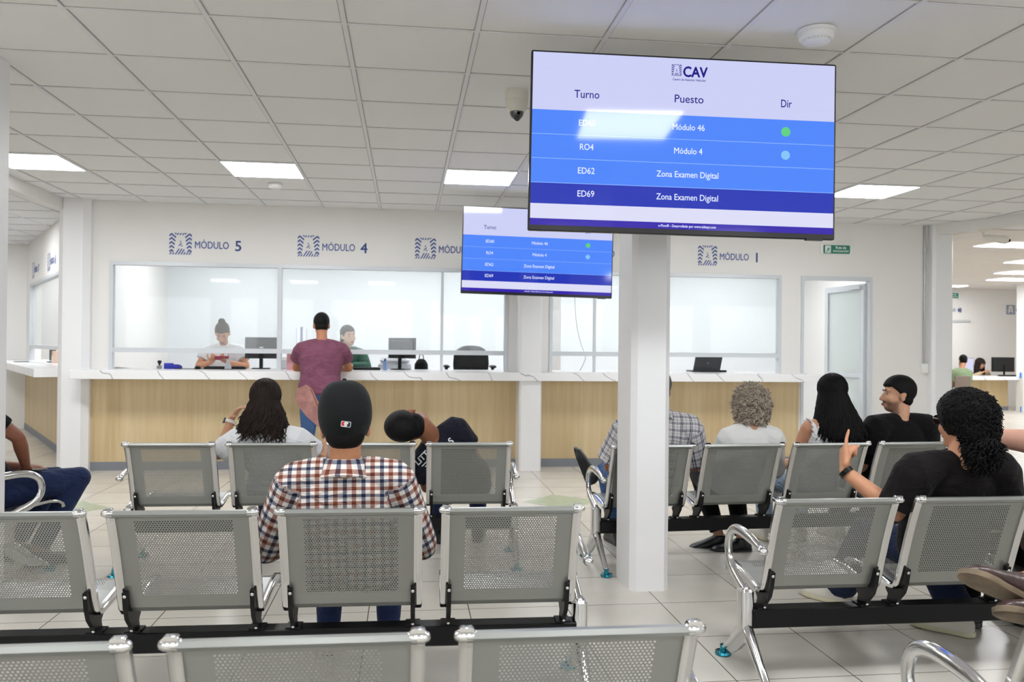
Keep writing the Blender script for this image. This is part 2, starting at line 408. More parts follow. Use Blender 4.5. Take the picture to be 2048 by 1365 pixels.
# door
f = MB()
f.box((4.54, YB-.012, ZW-.045), (5.42, YB+.08, ZW)); f.box((4.54, YB-.012, 0), (4.575, YB+.08, ZW-.045)); f.box((5.385, YB-.012, 0), (5.42, YB+.08, ZW-.045))
DO = struct(build('door_1', f, ALU, smooth=False))
DM = frameM((5.37, 9.16, 0), (-.03, 1), (-1, -.03))
lf = MB(); h = 2.12; W = .86
lf.box((0, -.02, .02), (.07, .02, h), M=DM); lf.box((W-.07, -.02, .02), (W, .02, h), M=DM); lf.box((.07, -.02, h-.07), (W-.07, .02, h), M=DM)
lf.box((.07, -.02, .02), (W-.07, .02, .14), M=DM); lf.box((.07, -.02, 1.0), (W-.07, .02, 1.05), M=DM)
leaf = build('door_leaf', lf, ALU, DO, smooth=False)
build('pane', MB().box((.07, -.004, 1.05), (W-.07, .004, h-.07), M=DM).box((.07, -.004, .14), (W-.07, .004, 1.0), M=DM), FROST, leaf, smooth=False)
build('door_handle', MB().tube([DM((W-.04, .02, .98)), DM((W-.04, .07, .98)), DM((W-.14, .07, .98))], .009), ALU, leaf)
build('door_closer', MB().box((.03, .02, h-.06), (.26, .06, h-.02), M=DM), ALU, leaf, smooth=False)

# counter
ct = MB(); ct.rbox((-3.34, 8.75, .968), (4.62, 9.75, 1.055), .006)
o = tag(build('worktop', ct, MARBLE), 'long white marble worktop with grey veins below the module windows', 'counter top')
def panel(x0, x1, label):
    o = build('service_counter', MB().box((x0, YB-.005, .09), (x1, YB+.045, .968)), WOOD, smooth=False); tag(o, label, 'counter base', 'wood laminate counter fronts')
    build('kickboard', MB().box((x0, YB-.012, 0), (x1, YB+.045, .09)), KICK, o, smooth=False)
panel(-3.25, 1.21, 'long pale wood laminate counter front below modules 5 to 3, left of the counter pillar')
panel(1.45, 4.52, 'pale wood laminate counter front below module 1, right of the counter pillar')

# oblique left wing with its own window and counter
WU = nrm(V(-.485, .875, 0)); WN = V(-WU[1], WU[0], 0)
WM = frameM((-3.42, 9.25, 0), WU[:2], WN[:2])        # x along the wing, +y towards the hall
wl = MB(); L = 4.9
wl.box((0, -.15, 2.19), (L, 0, CEIL+.003), M=WM); wl.box((0, -.15, 0), (.4, 0, 2.19), M=WM); wl.box((L-.5, -.15, 0), (L, 0, 2.19), M=WM); wl.box((.4, -.15, 0), (L-.5, -.1, .96), M=WM)
struct(build('wall_left_wing', wl, WALL, smooth=False))
f = MB(); f.box((.4, -.06, 2.15), (L-.5, .012, 2.19), M=WM); f.box((.4, -.06, 1.055), (.44, .012, 2.15), M=WM); f.box((L-.54, -.06, 1.055), (L-.5, .012, 2.15), M=WM); f.box((.4, -.06, 1.235), (L-.5, .01, 1.285), M=WM)
o = struct(build('window_3', f, ALU, smooth=False))
build('pane', MB().box((.44, -.03, 1.285), (L-.54, -.022, 2.15), M=WM), GLASS, o, smooth=False)
o = tag(build('service_counter', MB().box((0, -.04, .09), (L-.02, .005, .968), M=WM), WOOD, smooth=False), 'narrow strip of wood counter front seen between the two left pillars', 'counter base', 'wood laminate counter fronts')
build('kickboard', MB().box((0, -.04, 0), (L-.02, .012, .09), M=WM), KICK, o, smooth=False)
tag(build('worktop', MB().rbox((.05, -.5, .968), (L, .42, 1.055), .006, M=WM), MARBLE), 'marble worktop of the left wing seen behind the left pillars', 'counter top')
struct(build('wall_left_far', MB().box((-10, 13.5, 0), (-5.7, 13.65, CEIL+.003)), WALL, smooth=False))
struct(build('wall_left_office', MB().box((-8, 14.2, 0), (-3.4, 14.35, CEIL+.003)), WALL, smooth=False))
struct(build('wall_office_left', MB().box((-3.45, 9.45, 0), (-3.35, 12.3, CEIL+.003)), WALL, smooth=False))
struct(build('wall_left', MB().box((-10.1, -4, 0), (-10, 13.6, CEIL+.003)), WALL, smooth=False))

# far hall on the right
struct(build('wall_right_far', MB().box((6.27, 18.3, 0), (16, 18.45, CEIL+.003)), WALL, smooth=False))
struct(build('wall_right', MB().box((16, -4, 0), (16.1, 18.4, CEIL+.003)), WALL, smooth=False))
o = tag(build('service_counter', MB().box((9.5, 16.95, .09), (13.36, 17.0, .69)), WOOD, smooth=False), 'low wood counter front in the far hall behind the right opening', 'counter base', 'wood laminate counter fronts')
build('kickboard', MB().box((9.5, 16.94, 0), (13.36, 17.0, .09)), KICK, o, smooth=False)
tag(build('worktop', MB().rbox((9.5, 16.6, .69), (13.4, 17.75, .765), .006), MARBLE), 'white marble desk top in the far hall holding two monitors', 'counter top')
struct(build('wall_far_post', MB().box((13.36, 16.5, 0), (13.6, 16.7, CEIL+.003)).box((12.05, 17.95, 0), (12.2, 18.3, 2.15)), WALL, smooth=False))
fw_ = MB(); fw_.box((11.6, 18.26, 2.02), (13.4, 18.3, 2.06)); struct(build('trim_far_window', fw_, ALU, smooth=False))
struct(build('ceiling_far', MB().box((6.9, 9.2, CEIL-.012), (16, 18.3, CEIL+.003)), mat('warm_ceiling', (226, 219, 211), .8), smooth=False))
g = MB()
for k in range(10): g.box((7.2+1.22*k-.008, 9.3, CEIL-.016), (7.2+1.22*k+.008, 18.3, CEIL-.011))
for k in range(30): g.box((6.9, 9.5+.3*k-.003, CEIL-.0135), (16, 9.5+.3*k+.003, CEIL-.0115))
struct(build('trim_far_ceiling_seam', g, BAR, smooth=False))
# building shell behind the camera: street front with tall window openings
rw = MB(); rw.box((-10, -4.1, 2.5), (16, -4, CEIL+.003)); rw.box((-10, -4.1, 0), (16, -4, .35))
for x in np.arange(-10, 16.1, 2.6): rw.box((x-.25, -4.1, .35), (x+.25, -4, 2.5))
struct(build('wall_rear', rw, WALL, smooth=False))
sg = MB(); sg.box((-30, -20, -.12), (40, -4.1, -.1)); struct(build('floor_street', sg, mat('pavement', (170, 168, 162), .9), smooth=False))

# ------------------------------------------------------------------ ceiling lights and fittings
def lamp(x, y, label, sx=.585, sy=.585, z=CEIL-.004):
    e = empty('ceiling_light', (x, y, z), 0, label, 'ceiling light', 'recessed light panels')
    fr = MB(); a = .012
    for q in (((-sx/2-a, -sy/2-a, -.004), (sx/2+a, -sy/2, .006)), ((-sx/2-a, sy/2, -.004), (sx/2+a, sy/2+a, .006)), ((-sx/2-a, -sy/2, -.004), (-sx/2, sy/2, .006)), ((sx/2, -sy/2, -.004), (sx/2+a, sy/2, .006))): fr.box(*q)
    build('frame', fr, LIGHTF, e, smooth=False)
    build('diffuser', MB().box((-sx/2, -sy/2, -.003), (sx/2, sy/2, .003)), LIGHTM, e, smooth=False)
names = {-3: 'square light panel at far left beside the left pillar', 0: 'square light panel above the module 5 and 4 signs', 3: 'square light panel just left of the large screen above module 3',
         6: 'square light panel just right of the large screen', 9: 'square light panel cut by the right edge of the photo', -6: 'square light panel beyond the left beam'}
for ccol in (-6, -3, 0, 3, 6, 9):
    lamp(X0+T*(ccol+.5), Y0+T*5.5, names[ccol])
for ccol in (-6, -3, 0, 3, 6, 9):
    for k, r in enumerate((-3, -10)):
        lamp(X0+T*(ccol+1.5), Y0+T*(r+.5), 'square light panel in the ceiling behind the viewer')
for i, x in enumerate((-2.3, -.4, 1.2, 3.0, 4.9)):
    lamp(x, 10.8, 'unseen light panel added to brighten the office behind the windows', .68, .68)  # out of view, added so the office looks bright through the glass
lamp(-5.2, 10.6, 'square light panel over the left wing'); lamp(-6.9, 12.0, 'unseen light panel added to brighten the far wall of the left wing')  # the second panel is an addition to lighten the far left wall
for x, y in ((-4.35, 12.7), (-5.0, 13.6), (-4.1, 11.4)): lamp(x, y, 'unseen light panel added to brighten the left wing office')  # extra panels out of view, there to light up the wing office
for i, (x, y) in enumerate(((12.65, 15.5), (11.75, 14.1), (10.55, 12.3), (8.6, 10.4))):
    lamp(x, y, ['lowest strip light in the far hall ceiling', 'second strip light in the far hall ceiling', 'nearest strip light at the right edge in the far hall ceiling', 'strip light in the far hall ceiling hidden by the pillar'][i], 1.5, .5, CEIL-.02)
lamp(12, 17.4, 'strip light over the far hall desk', 1.2, .3, CEIL-.02)

def detector(x, y, label, s=1):
    e = empty('smoke_detector', (x, y, CEIL+.004), 0, label, 'smoke detector')
    build('base', MB().lathe([(.06*s, 0), (.068*s, -.004*s), (.068*s, -.016*s), (.058*s, -.018*s)], n=28), WHITE, e)
    bd = MB().lathe([(.062*s, -.016*s), (.062*s, -.034*s), (.055*s, -.04*s)], n=28)
    for k in range(28): a = 2*PI*k/28; bd.box((-.002, -.003, -.046*s), (.002, .003, -.034*s), M=lambda p, a=a: rotz(a) @ (V(*p)+V(0, .053*s, 0)))
    bd.lathe([(.048*s, -.036*s), (.05*s, -.046*s), (.044*s, -.05*s), (.001, -.051*s)], n=28)
    build('body', bd, WHITE, e)
detector(1.86, 3.60, 'round white smoke detector on the ceiling above the large screen', 1.25)
detector(-1.217, 7.83, 'small white smoke detector on the ceiling near the module 4 sign')
e = empty('security_camera', (.618, 4.726, CEIL+.004), 0, 'white dome security camera hanging from the ceiling left of the large screen', 'security camera')
cw = mat('camera_white', (226, 222, 210), .4)
build('housing', MB().lathe([(.062, 0), (.066, -.01), (.066, -.05), (.064, -.055), (.064, -.058), (.066, -.062), (.06, -.10), (.05, -.118), (.042, -.125)], n=28), cw, e)
dm = build('dome', MB().ell((0, 0, -.122), (.043, .043, .05)), mat('dome_smoke', (14, 14, 16), .06, spec=.8, coat=1), e)
build('lens', MB().lathe([(.014, 0), (.016, .006), (.012, .012)], (0, -.02, -.165), n=16, R=rotx(2.4)), mat('lens', (70, 72, 76), .1, metal=.6), dm)
e = empty('security_camera', (6.418, 8.543, 2.70), -.5, 'white bullet security camera under the beam of the right opening', 'security camera')
build('mount', MB().lathe([(.05, 0), (.05, -.02), (.02, -.03)], n=18).tube([(0, 0, -.03), (0, 0, -.07), (.05, -.03, -.1)], .014), cw, e)
hb = build('housing', MB().tube([(.03, -.02, -.09), (.16, -.1, -.13), (.2, -.13, -.14)], [.035, .045, .045], n=16), cw, e)
build('lens', MB().ell((.225, -.148, -.147), (.02, .02, .02)), BLACK, hb)
e = empty('conduit', (6.075, YB, 0), 0, 'thin grey electrical conduit pipe running down the wall right of the door', 'conduit')
cg = mat('conduit_grey', (188, 190, 192), .35, metal=.5)
build('pipe', MB().tube([(0, -.016, 2.8), (0, -.016, 1.17)], .013), cg, e)
build('coupling', MB().tube([(0, -.016, 2.56), (0, -.016, 2.47)], .019, round_=False), cg, e)
build('junction_box', MB().rbox((-.04, -.045, 1.07), (.04, 0, 1.18), .006), WHITE, e)
# ------------------------------------------------------------------ signs and screens
def emblem_runs(N=84):
    """striped square with a letter A left blank, as merged horizontal runs of cells"""
    def ink(u, v):
        t = v
        # the letter: outer legs, inside counter and foot gap
        lo = .20+.20*(t-.12); hi = .80-.20*(t-.12)
        inA = .10 < v < .90 and (.17+.16*v) < u < (.83-.16*v)
        if inA:
            gap = v < .27 and abs(u-.5) < .22-.35*(v-.1)
            eye = .38 < v < .66 and abs(u-.5) < .085*(1-(v-.38)/.28)+.01
            if gap: return ((u*1.0-v*.62)*8.2) % 1 < .5
            if eye: return ((v-u*.9)*7.5) % 1 < .5
            return False
        if u < .2+.12*v and .12 < v or u > .8-.12*v and .12 < v:
            cx = .10 if u < .5 else .90
            return ((v*1.0+abs(u-cx)*.85)*5.4+.1) % 1 < .5
        return ((u*1.0-v*.62)*8.2) % 1 < .5
    runs = []
    for j in range(N):
        i = 0
        while i < N:
            if ink((i+.5)/N, (j+.5)/N):
                k = i
                while k < N and ink((k+.5)/N, (j+.5)/N): k += 1
                runs.append((i/N, k/N, j/N, (j+1)/N)); i = k
            else: i += 1
    return runs
RUNS = emblem_runs()
def emblem_mb(mb, x, z, s, y=-.001, mi=0, h=None):
    h = h or s
    for a, b, c, d in RUNS: mb.add([(x+a*s, y, z+c*h), (x+b*s, y, z+c*h), (x+b*s, y, z+d*h), (x+a*s, y, z+d*h)], [(0, 1, 2, 3)], mi)
    return mb
def module_sign(num, loc, rz, label):
    e = empty('module_sign', loc, rz, label, 'wall sign', 'module signs over the counters')
    build('emblem', emblem_mb(MB(), 0, -.108, .228, -.0015), INK, e, smooth=False, fix=False)
    build('lettering', text_mb(MB(), 'MÓDULO', .108, (.255, -.0015, -.038), 0, 'LEFT', .010, fit=.345), INK, e, smooth=False, fix=False)
    build('number', text_mb(MB(), num, .155, (.665, -.0015, -.056), 0, 'LEFT', .014, fit=.10 if len(num) > 1 and num != '1' else None), INK2, e, smooth=False, fix=False)
for num, x, z in (('5', -2.49, 2.38), ('4', -1.17, 2.39), ('3', .083, 2.395), ('2', 1.71, 2.392), ('1', 3.294, 2.392)):
    module_sign(num, (x, YB-.001, z), 0, {'5': 'blue MÓDULO 5 lettering with striped emblem, leftmost over the counter', '4': 'blue MÓDULO 4 lettering with striped emblem above the man in maroon',
        '3': 'blue MÓDULO 3 emblem and lettering cut off by the small screen', '2': 'blue MÓDULO 2 lettering mostly hidden behind the small screen', '1': 'blue MÓDULO 1 lettering with striped emblem left of the exit sign'}[num])
rzw = math.atan2(WN[0], -WN[1])
p = WM((4.15, .004, 2.36)); module_sign('7', tuple(p), rzw, 'foreshortened MÓDULO 7 lettering on the left wing wall'); p = WM((2.55, .004, 2.36)); module_sign('6', tuple(p), rzw, 'MÓDULO 6 lettering on the left wing wall behind the pillar')
module_sign('48', (12.42, 18.29, 2.30), 0, 'small distant MÓDULO 48 lettering in the far hall'); module_sign('47', (14.36, 18.29, 2.32), 0, 'small distant emblem at the right edge of the far hall')

GREEN = mat('exit_green', (28, 122, 100), .4); OFFW = mat('sign_white', (235, 240, 238), .5)
def exit_sign(loc, label, s=1.0):
    e = empty('exit_sign', loc, 0, label, 'exit sign', 'green evacuation route signs')
    build('backing', MB().rbox((-.2*s, -.062*s, 0), (.2*s, .062*s, .012), .012, M=lambda p: V(p[0], -p[2], p[1])), WHITE, e)
    build('plate', MB().rbox((-.165*s, -.05*s, .012), (.165*s, .05*s, .016), .012, M=lambda p: V(p[0], -p[2], p[1])), GREEN, e)
    m = MB(); y = -.0175
    m.box((-.145*s, y-.001, -.042*s), (-.075*s, y, .042*s))
    build('pictogram', m, OFFW, e, smooth=False)
    m = MB(); y -= .0015
    def q(pts): m.add([(a*s-.11*s, y, b*s) for a, b in pts], [tuple(range(len(pts)))])
    q([(-.006, .012), (.012, .016), (.008, -.008), (-.01, -.006)]); q([(-.01, -.006), (.0, -.006), (-.012, -.034), (-.022, -.034)]); q([(.0, -.006), (.009, -.008), (.024, -.024), (.012, -.03)])
    q([(.004, .03), (.012, .03), (.012, .02), (.004, .02)]); q([(.010, .014), (.026, .004), (.022, -.002), (.006, .006)])
    build('running_figure', m, GREEN, e, smooth=False, fix=False)
    t = MB(); text_mb(t, 'Ruta de', .042*s, (.05*s, -.0175, .008*s), 0, 'CENTER', .02); text_mb(t, 'EVACUACIÓN', .03*s, (.05*s, -.0175, -.03*s), 0, 'CENTER', .02)
    build('lettering', t, OFFW, e, smooth=False, fix=False)
exit_sign((4.968, YB-.001, 2.505), 'green evacuation sign on the wall above the open door')
exit_sign((12.9, 18.29, 2.64), 'small green evacuation sign in the far hall above MÓDULO 48', 1.2)

def screen_mat(name, rgb, s):
    return mat(name, (8, 8, 10), .07, spec=.35, emit=rgb, es=s)
ES = 1.0
SM = [screen_mat('screen_header', (203, 207, 244), ES), screen_mat('screen_blue', (78, 134, 250), ES), screen_mat('screen_navy', (38, 56, 182), ES), screen_mat('screen_pale', (220, 221, 246), ES),
      screen_mat('screen_footer', (54, 36, 172), ES), screen_mat('screen_line', (150, 190, 255), ES)]
LM = [screen_mat('screen_text_navy', (26, 18, 132), ES), screen_mat('screen_text_white', (226, 234, 255), ES*1.05), screen_mat('screen_dot_green', (96, 208, 130), ES), screen_mat('screen_dot_cyan', (134, 196, 246), ES)]
def tv(loc, rz, tilt, roll, label, arm_to):
    W, H = 1.45, .835; w, h = 1.432, .80
    e = empty('wall_screen', loc, 0, label, 'screen'); e.rotation_euler = (tilt, roll, rz); e.rotation_mode = 'XYZ'
    bz = mat('screen_bezel', (16, 16, 20), .25)
    hs = MB(); hs.rbox((-W/2, -H/2, 0), (W/2, H/2, .028), .008, M=lambda p: V(p[0], p[2], p[1])).rbox((-W/2+.1, -H/2+.03, .028), (W/2-.1, H/2-.2, .07), .02, M=lambda p: V(p[0], p[2], p[1]))
    hs.box((W/2-.14, -.006, -H/2-.006), (W/2-.06, .015, -H/2+.004))
    build('housing', hs, bz, e)
    x0, z1 = -w/2, H/2-.009
    def P(u, v): return x0+u*w, z1-v*h
    sc = MB(); ys = -.0012
    for a, b, mi in ((0, .333, 0), (.333, .755, 1), (.755, .876, 2), (.876, .962, 3), (.962, 1, 4)):
        (xa, za), (xb, zb) = P(0, a), P(1, b); sc.add([(xa, ys, zb), (xb, ys, zb), (xb, ys, za), (xa, ys, za)], [(0, 1, 2, 3)], mi)
    for v in (.474, .614, .755):
        (xa, za), (xb, zb) = P(0, v-.0016), P(1, v+.0016); sc.add([(xa, ys-.0004, zb), (xb, ys-.0004, zb), (xb, ys-.0004, za), (xa, ys-.0004, za)], [(0, 1, 2, 3)], 5)
    scr = build('screen', sc, SM, e, smooth=False, fix=False)
    t = MB(); yt = -.0022
    def T(s, u, v, size, mi, bold, sx): x, z = P(u, v); text_mb(t, s, size, (x, yt, z-size*.34), mi, 'CENTER', bold, .0002, fit=sx*w)
    T('Turno', .176, .235, .053, 0, .005, .081); T('Puesto', .511, .236, .053, 0, .005, .095); T('Dir', .836, .237, .053, 0, .005, .036)
    for v, a, b in ((.402, 'ED60', 'Módulo 46'), (.541, 'RO4', 'Módulo 4'), (.679, 'ED62', 'Zona Examen Digital'), (.812, 'ED69', 'Zona Examen Digital')):
        T(a, .178, v, .041, 1, .006, .054 if a != 'RO4' else .044); T(b, .511, v, .041, 1, .006, {'M': .106 if '46' in b else .093, 'Z': .204}[b[0]])
    for v, mi in ((.404, 2), (.542, 3)):
        x, z = P(.836, v); n = 28 if mi == 2 else 8; r = .0225; t.add([(x+r*math.cos(2*PI*(k+.5)/n), yt, z+r*math.sin(2*PI*(k+.5)/n)) for k in range(n)], [tuple(range(n))], mi)
    T('CAV', .530, .076, .068, 0, .03, .079); T('Centro de Atención Vehicular', .511, .1235, .0155, 0, .01, .11)
    x, z = P(.452, .104); emblem_mb(t, x, z, .048, yt, 0, .055)
    T('e-Flow® - Desarrollado por www.sidesys.com', .512, .981, .017, 1, .01, .19)
    build('lettering', t, LM, scr, smooth=False, fix=False)
    a = V(0, .07, 0); b = V(*arm_to)
    ar = MB(); ar.rbox((-.2, -.2, .07), (.2, .15, .085), .01, M=lambda p: V(p[0], p[2], p[1])); ar.tube([a+V(0, .01, -.02), b+V(0, -.03, -.02)], .022, n=8); ar.tube([a+V(0, .01, .06), b+V(0, -.03, .06)], .014, n=8)
    ar.box((b[0]-.09, b[1]-.03, -.16), (b[0]+.09, b[1], .16))
    build('mounting_arm', ar, BLACK, e)
    return e
TV1 = ((1.275, 3.711, 2.286), -.054, -.02, .013); TV2 = ((1.235, 7.786, 2.238), -.043, -.03, .022)
tv(*TV1, 'large ticket screen in front of the middle pillar showing Turno, Puesto and Dir', (.1, .70, 0))
tv(*TV2, 'smaller looking far ticket screen hanging before the counter windows', (.14, .98, 0))
# ------------------------------------------------------------------ beam seating
SHEET = mat('grey_powder_coat', (146, 148, 145), .33, metal=.65, spec=.5)
CHROME = mat('chrome', (222, 222, 222), .12, metal=1)
CAST = mat('cast_aluminium', (196, 198, 200), .28, metal=.9)
BEAMM = mat('black_beam', (11, 11, 13), .4, spec=.22)
TEAL = mat('teal_chrome', (60, 150, 170), .12, metal=1)
# profile of the folded sheet, (y, z): rolled top edge, back, bend, pan, front roll
BACKP = [(-.212, .738), (-.226, .743), (-.236, .754), (-.231, .765), (-.218, .766), (-.208, .757), (-.19, .72), (-.165, .66), (-.135, .58), (-.105, .49), (-.085, .425), (-.068, .385)]
PANP = [(-.068, .385), (-.05, .366), (-.02, .362), (.05, .372), (.15, .389), (.25, .398), (.30, .392), (.325, .375), (.332, .355)]
def resample(prof, step):
    p = np.array(prof); d = np.r_[0, np.cumsum(np.linalg.norm(np.diff(p, axis=0), axis=1))]
    n = max(2, int(round(d[-1]/step))+1); t = np.linspace(0, d[-1], n)
    return np.stack([np.interp(t, d, p[:, 0]), np.interp(t, d, p[:, 1])], 1), t
def perforated(name, prof, W, ux, sr, pitch=.0094, r=.0027):
    """sheet of width W following prof, punched with staggered holes for |x|<ux and arc length in sr"""
    mb = MB(); p = np.array(prof); d = np.r_[0, np.cumsum(np.linalg.norm(np.diff(p, axis=0), axis=1))]
    # smooth interpolation of the polyline
    def at(s): return float(np.interp(s, d, sm[:, 0])), float(np.interp(s, d, sm[:, 1]))
    sm = p.copy()
    rp = pitch*.866; nr = int((sr[1]-sr[0])/rp); s0 = sr[0]; nx = int(2*ux/pitch)
    def Q(x, s): y, z = at(s); return (x, y, z)
    ss = sorted(set([0, d[-1], s0, s0+nr*rp]+[float(x) for x in d]))
    for a, b in zip(ss[:-1], ss[1:]):
        if b-a < 1e-6: continue
        mid = (a+b)/2
        spans = [(-W/2, W/2)] if not (s0-1e-9 < mid < s0+nr*rp) else [(-W/2, -nx*pitch/2), (nx*pitch/2, W/2)]
        for xa, xb in spans: mb.add([Q(xa, a), Q(xb, a), Q(xb, b), Q(xa, b)], [(0, 1, 2, 3)])
    for j in range(nr):
        a = s0+j*rp; b = a+rp; c = (a+b)/2; off = pitch/2 if j % 2 else 0
        n = nx-1 if j % 2 else nx
        if off:
            for xa in (-nx*pitch/2, nx*pitch/2-pitch/2): mb.add([Q(xa, a), Q(xa+pitch/2, a), Q(xa+pitch/2, b), Q(xa, b)], [(0, 1, 2, 3)])
        for i in range(n):
            xa = -nx*pitch/2+off+i*pitch; xc = xa+pitch/2
            h = [Q(xc+r*math.cos(k*PI/3), c+r*math.sin(k*PI/3)) for k in range(6)]
            mb.add([Q(xa, a), Q(xa+pitch, a), Q(xa+pitch, b), Q(xa, b)]+h, [(1, 2, 5, 4, 9), (2, 3, 6, 5), (3, 0, 8, 7, 6), (0, 1, 9, 8)])
    return mb
def rail_mb(x, side):
    """chrome strip along the outer edge of the sheet: a folded channel"""
    mb = MB(); prof = BACKP[3:]+PANP[1:]
    q = np.array(prof); t = np.gradient(q, axis=0); t /= np.linalg.norm(t, axis=1)[:, None]
    rings = []
    for (y, z), (ty, tz) in zip(q, t):
        nx_, nz = -tz, ty          # outward/back normal (y, z)
        w0, w1, th = x-.015, x+.015, .010
        P = lambda xx, k: (xx, y+nx_*k, z+nz*k)
        rings.append([P(w0, -th*.7), P(w0+.004, -th), P(w1-.004, -th), P(w1, -th*.7), P(w1, th*.7), P(w1-.004, th), P(w0+.004, th), P(w0, th*.7)])
    mb.rings(rings)
    mb.tube([(x-.012, -.222, .757), (x+.012, -.222, .757)], .0135, n=14)
    return mb
def bracket_mb(x):
    poly = [(-.118, .452), (-.09, .455), (-.074, .405), (-.045, .368), (.02, .352), (.04, .335), (.02, .315), (.03, .285), (-.035, .283), (-.05, .31), (-.085, .345), (-.105, .39)]
    mb = MB().prism(poly, x-.008, x+.008)
    mb.box((x-.028, -.034, .281), (x+.028, .034, .287))
    return mb
def make_bench(label):
    e = empty('bench', (0, 0, 0), 0, label, 'waiting bench', 'perforated steel benches')
    PW = .478
    back = perforated('backrest', BACKP, PW, .172, (.105, .415)); pan = perforated('seat_pan', PANP, PW, .172, (.085, .33))
    bme = pme = rme = brm = bom = None
    for k in range(4):
        cx = (k-1.5)*.578
        if bme is None:
            bo = build('backrest', back, SHEET, e, sharp=60); po = build('seat_pan', pan, SHEET, e, sharp=60)
            bo.location.x = po.location.x = cx; bme, pme = bo.data, po.data
        else:
            for nm, me in (('backrest', bme), ('seat_pan', pme)):
                o = bpy.data.objects.new(nm, me); COL.objects.link(o); o.parent = e; o.location.x = cx
        for s in (-1, 1):
            if rme is None:
                rme = build('side_rail', rail_mb(0, 1), CHROME, e, sharp=50); rme.location.x = cx+s*.24
                brm = build('bracket', bracket_mb(0), BLACK, e, smooth=False); brm.location.x = cx+s*.222
                bom = [build('bolt', MB().ell(p, (.008, .006, .008), nu=10, nv=6), CHROME, brm) for p in ((0, -.112, .438), (0, -.036, .292))]
            else:
                for nm, src, dx in (('side_rail', rme, .24), ('bracket', brm, .222)):
                    o = bpy.data.objects.new(nm, src.data); COL.objects.link(o); o.parent = e; o.location.x = cx+s*dx
                    if nm == 'bracket':
                        for q in bom: b = bpy.data.objects.new('bolt', q.data); COL.objects.link(b); b.parent = o
    build('beam', MB().rbox((-1.14, -.04, .205), (1.14, .04, .281), .008, M=lambda p: V(p[0], p[1], p[2])), BEAMM, e, sharp=30)
    for s in (-1, 1):
        x = s*1.157
        lg = MB()
        lg.rbox((x-.028, -.034, .185), (x+.028, .034, .36), .016, n=4)
        up = [(x, -.005, .35), (x, .05, .37), (x, .13, .405), (x, .175, .45), (x, .185, .50), (x, .165, .55), (x, .115, .578), (x, .04, .585), (x, -.06, .575), (x, -.14, .558)]
        lg.tube(catmull(up, 30), list(np.interp(np.linspace(0, 9, 30), range(10), [.024, .024, .023, .021, .021, .021, .022, .023, .021, .016])), n=14, flat=.72, up=(1, 0, 0))
        lg.ell((x, -.165, .552), (.021, .026, .018), nu=14, nv=8)
        lg.tube([(x, -.005, .21), (x, -.06, .17), (x, -.14, .10), (x, -.225, .035)], [.025, .024, .02, .016], n=12)
        lg.tube([(x, .0, .21), (x, .05, .175), (x, .13, .10), (x, .20, .05), (x, .225, .035)], [.025, .022, .017, .014, .013], n=12)
        lo = build('end_leg', lg, CHROME, e)
        gu = MB().prism([(-.02, .20), (.03, .205), (.10, .14), (.20, .06), (.215, .045), (.13, .045), (.06, .085), (-.005, .135)], x-.007, x+.007)
        build('gusset', gu, CAST, lo, smooth=False)
        for y in (-.235, .235):
            f = MB().lathe([(.014, .045), (.014, .018), (.034, .016), (.036, .006), (.032, 0)], (x, y, 0), n=20)
            build('foot_glide', f, TEAL, lo)
    return e
BP = make_bench('grey perforated bench nearest the viewer, cut off by the bottom edge at left')
def place(o, x, y, rz=0): o.location = (x, y, 0); o.rotation_euler = (0, 0, rz)
place(BP, -.497, 1.915, -.011)
for lab, x, y, rz in (('grey perforated bench holding the man in cap and checked shirt', -.475, 3.205, -.025),
        ('grey perforated bench holding the dark-haired woman in white and the slumped sleeper', -.48, 5.18, -.03),
        ('grey perforated bench behind the middle pillar holding the grey-haired woman and three others', 2.32, 5.03, .05),
        ('grey perforated bench at right holding the pointing man in black with curly hair', 2.55, 3.25, -.005),
        ('grey perforated bench at bottom right, mostly outside, under the person in leather boots', 2.49, 1.87, 0),
        ('grey bench at far left turned sideways under the seated person in jeans', -3.07, 5.78, -.75)):
    b = copy_tree(BP); b['label'] = lab; place(b, x, y, rz)
# ------------------------------------------------------------------ people
MALE = [(0, .160, .115), (.12, .165, .120), (.33, .150, .108), (.55, .166, .114), (.74, .176, .108), (.87, .150, .088), (.95, .095, .068), (1, .064, .058)]
FEM = [(0, .165, .118), (.12, .165, .120), (.33, .128, .098), (.55, .145, .108), (.74, .155, .100), (.87, .132, .080), (.95, .082, .060), (1, .055, .052)]
def prof_at(prof, t):
    a = np.array(prof); return np.interp(t, a[:, 0], a[:, 1]), np.interp(t, a[:, 0], a[:, 2])
def torso_secs(J, prof, t0, t1, n, k=1, add=0, W=1):
    sp = catmull([J['pelvis'], J['chest'], J['neck']], 41)
    rs = nrm(J['shR']-J['shL']); rp = nrm(J['hipR']-J['hipL']); secs = []
    for t in np.linspace(t0, t1, n):
        i = max(0, min(40, t*40)); a = int(i); b = min(40, a+1); c = sp[a]*(1-(i-a))+sp[b]*(i-a)
        if t < 0: c = sp[0]+(sp[1]-sp[0])*t*40
        ax = nrm(sp[min(40, a+2)]-sp[max(0, a-2)])
        q = min(1, max(0, t/.8)); r = nrm(rp*(1-q)+rs*q); r = nrm(r-ax*np.dot(r, ax)); f = np.cross(ax, r)
        rx, ry = prof_at(prof, max(0, t)); secs.append((c, (rx*k+add)*W, ry*k+add, r, f))
    return secs
def headR(h): return rotz(h[0]) @ rotx(h[1]) @ roty(h[2])
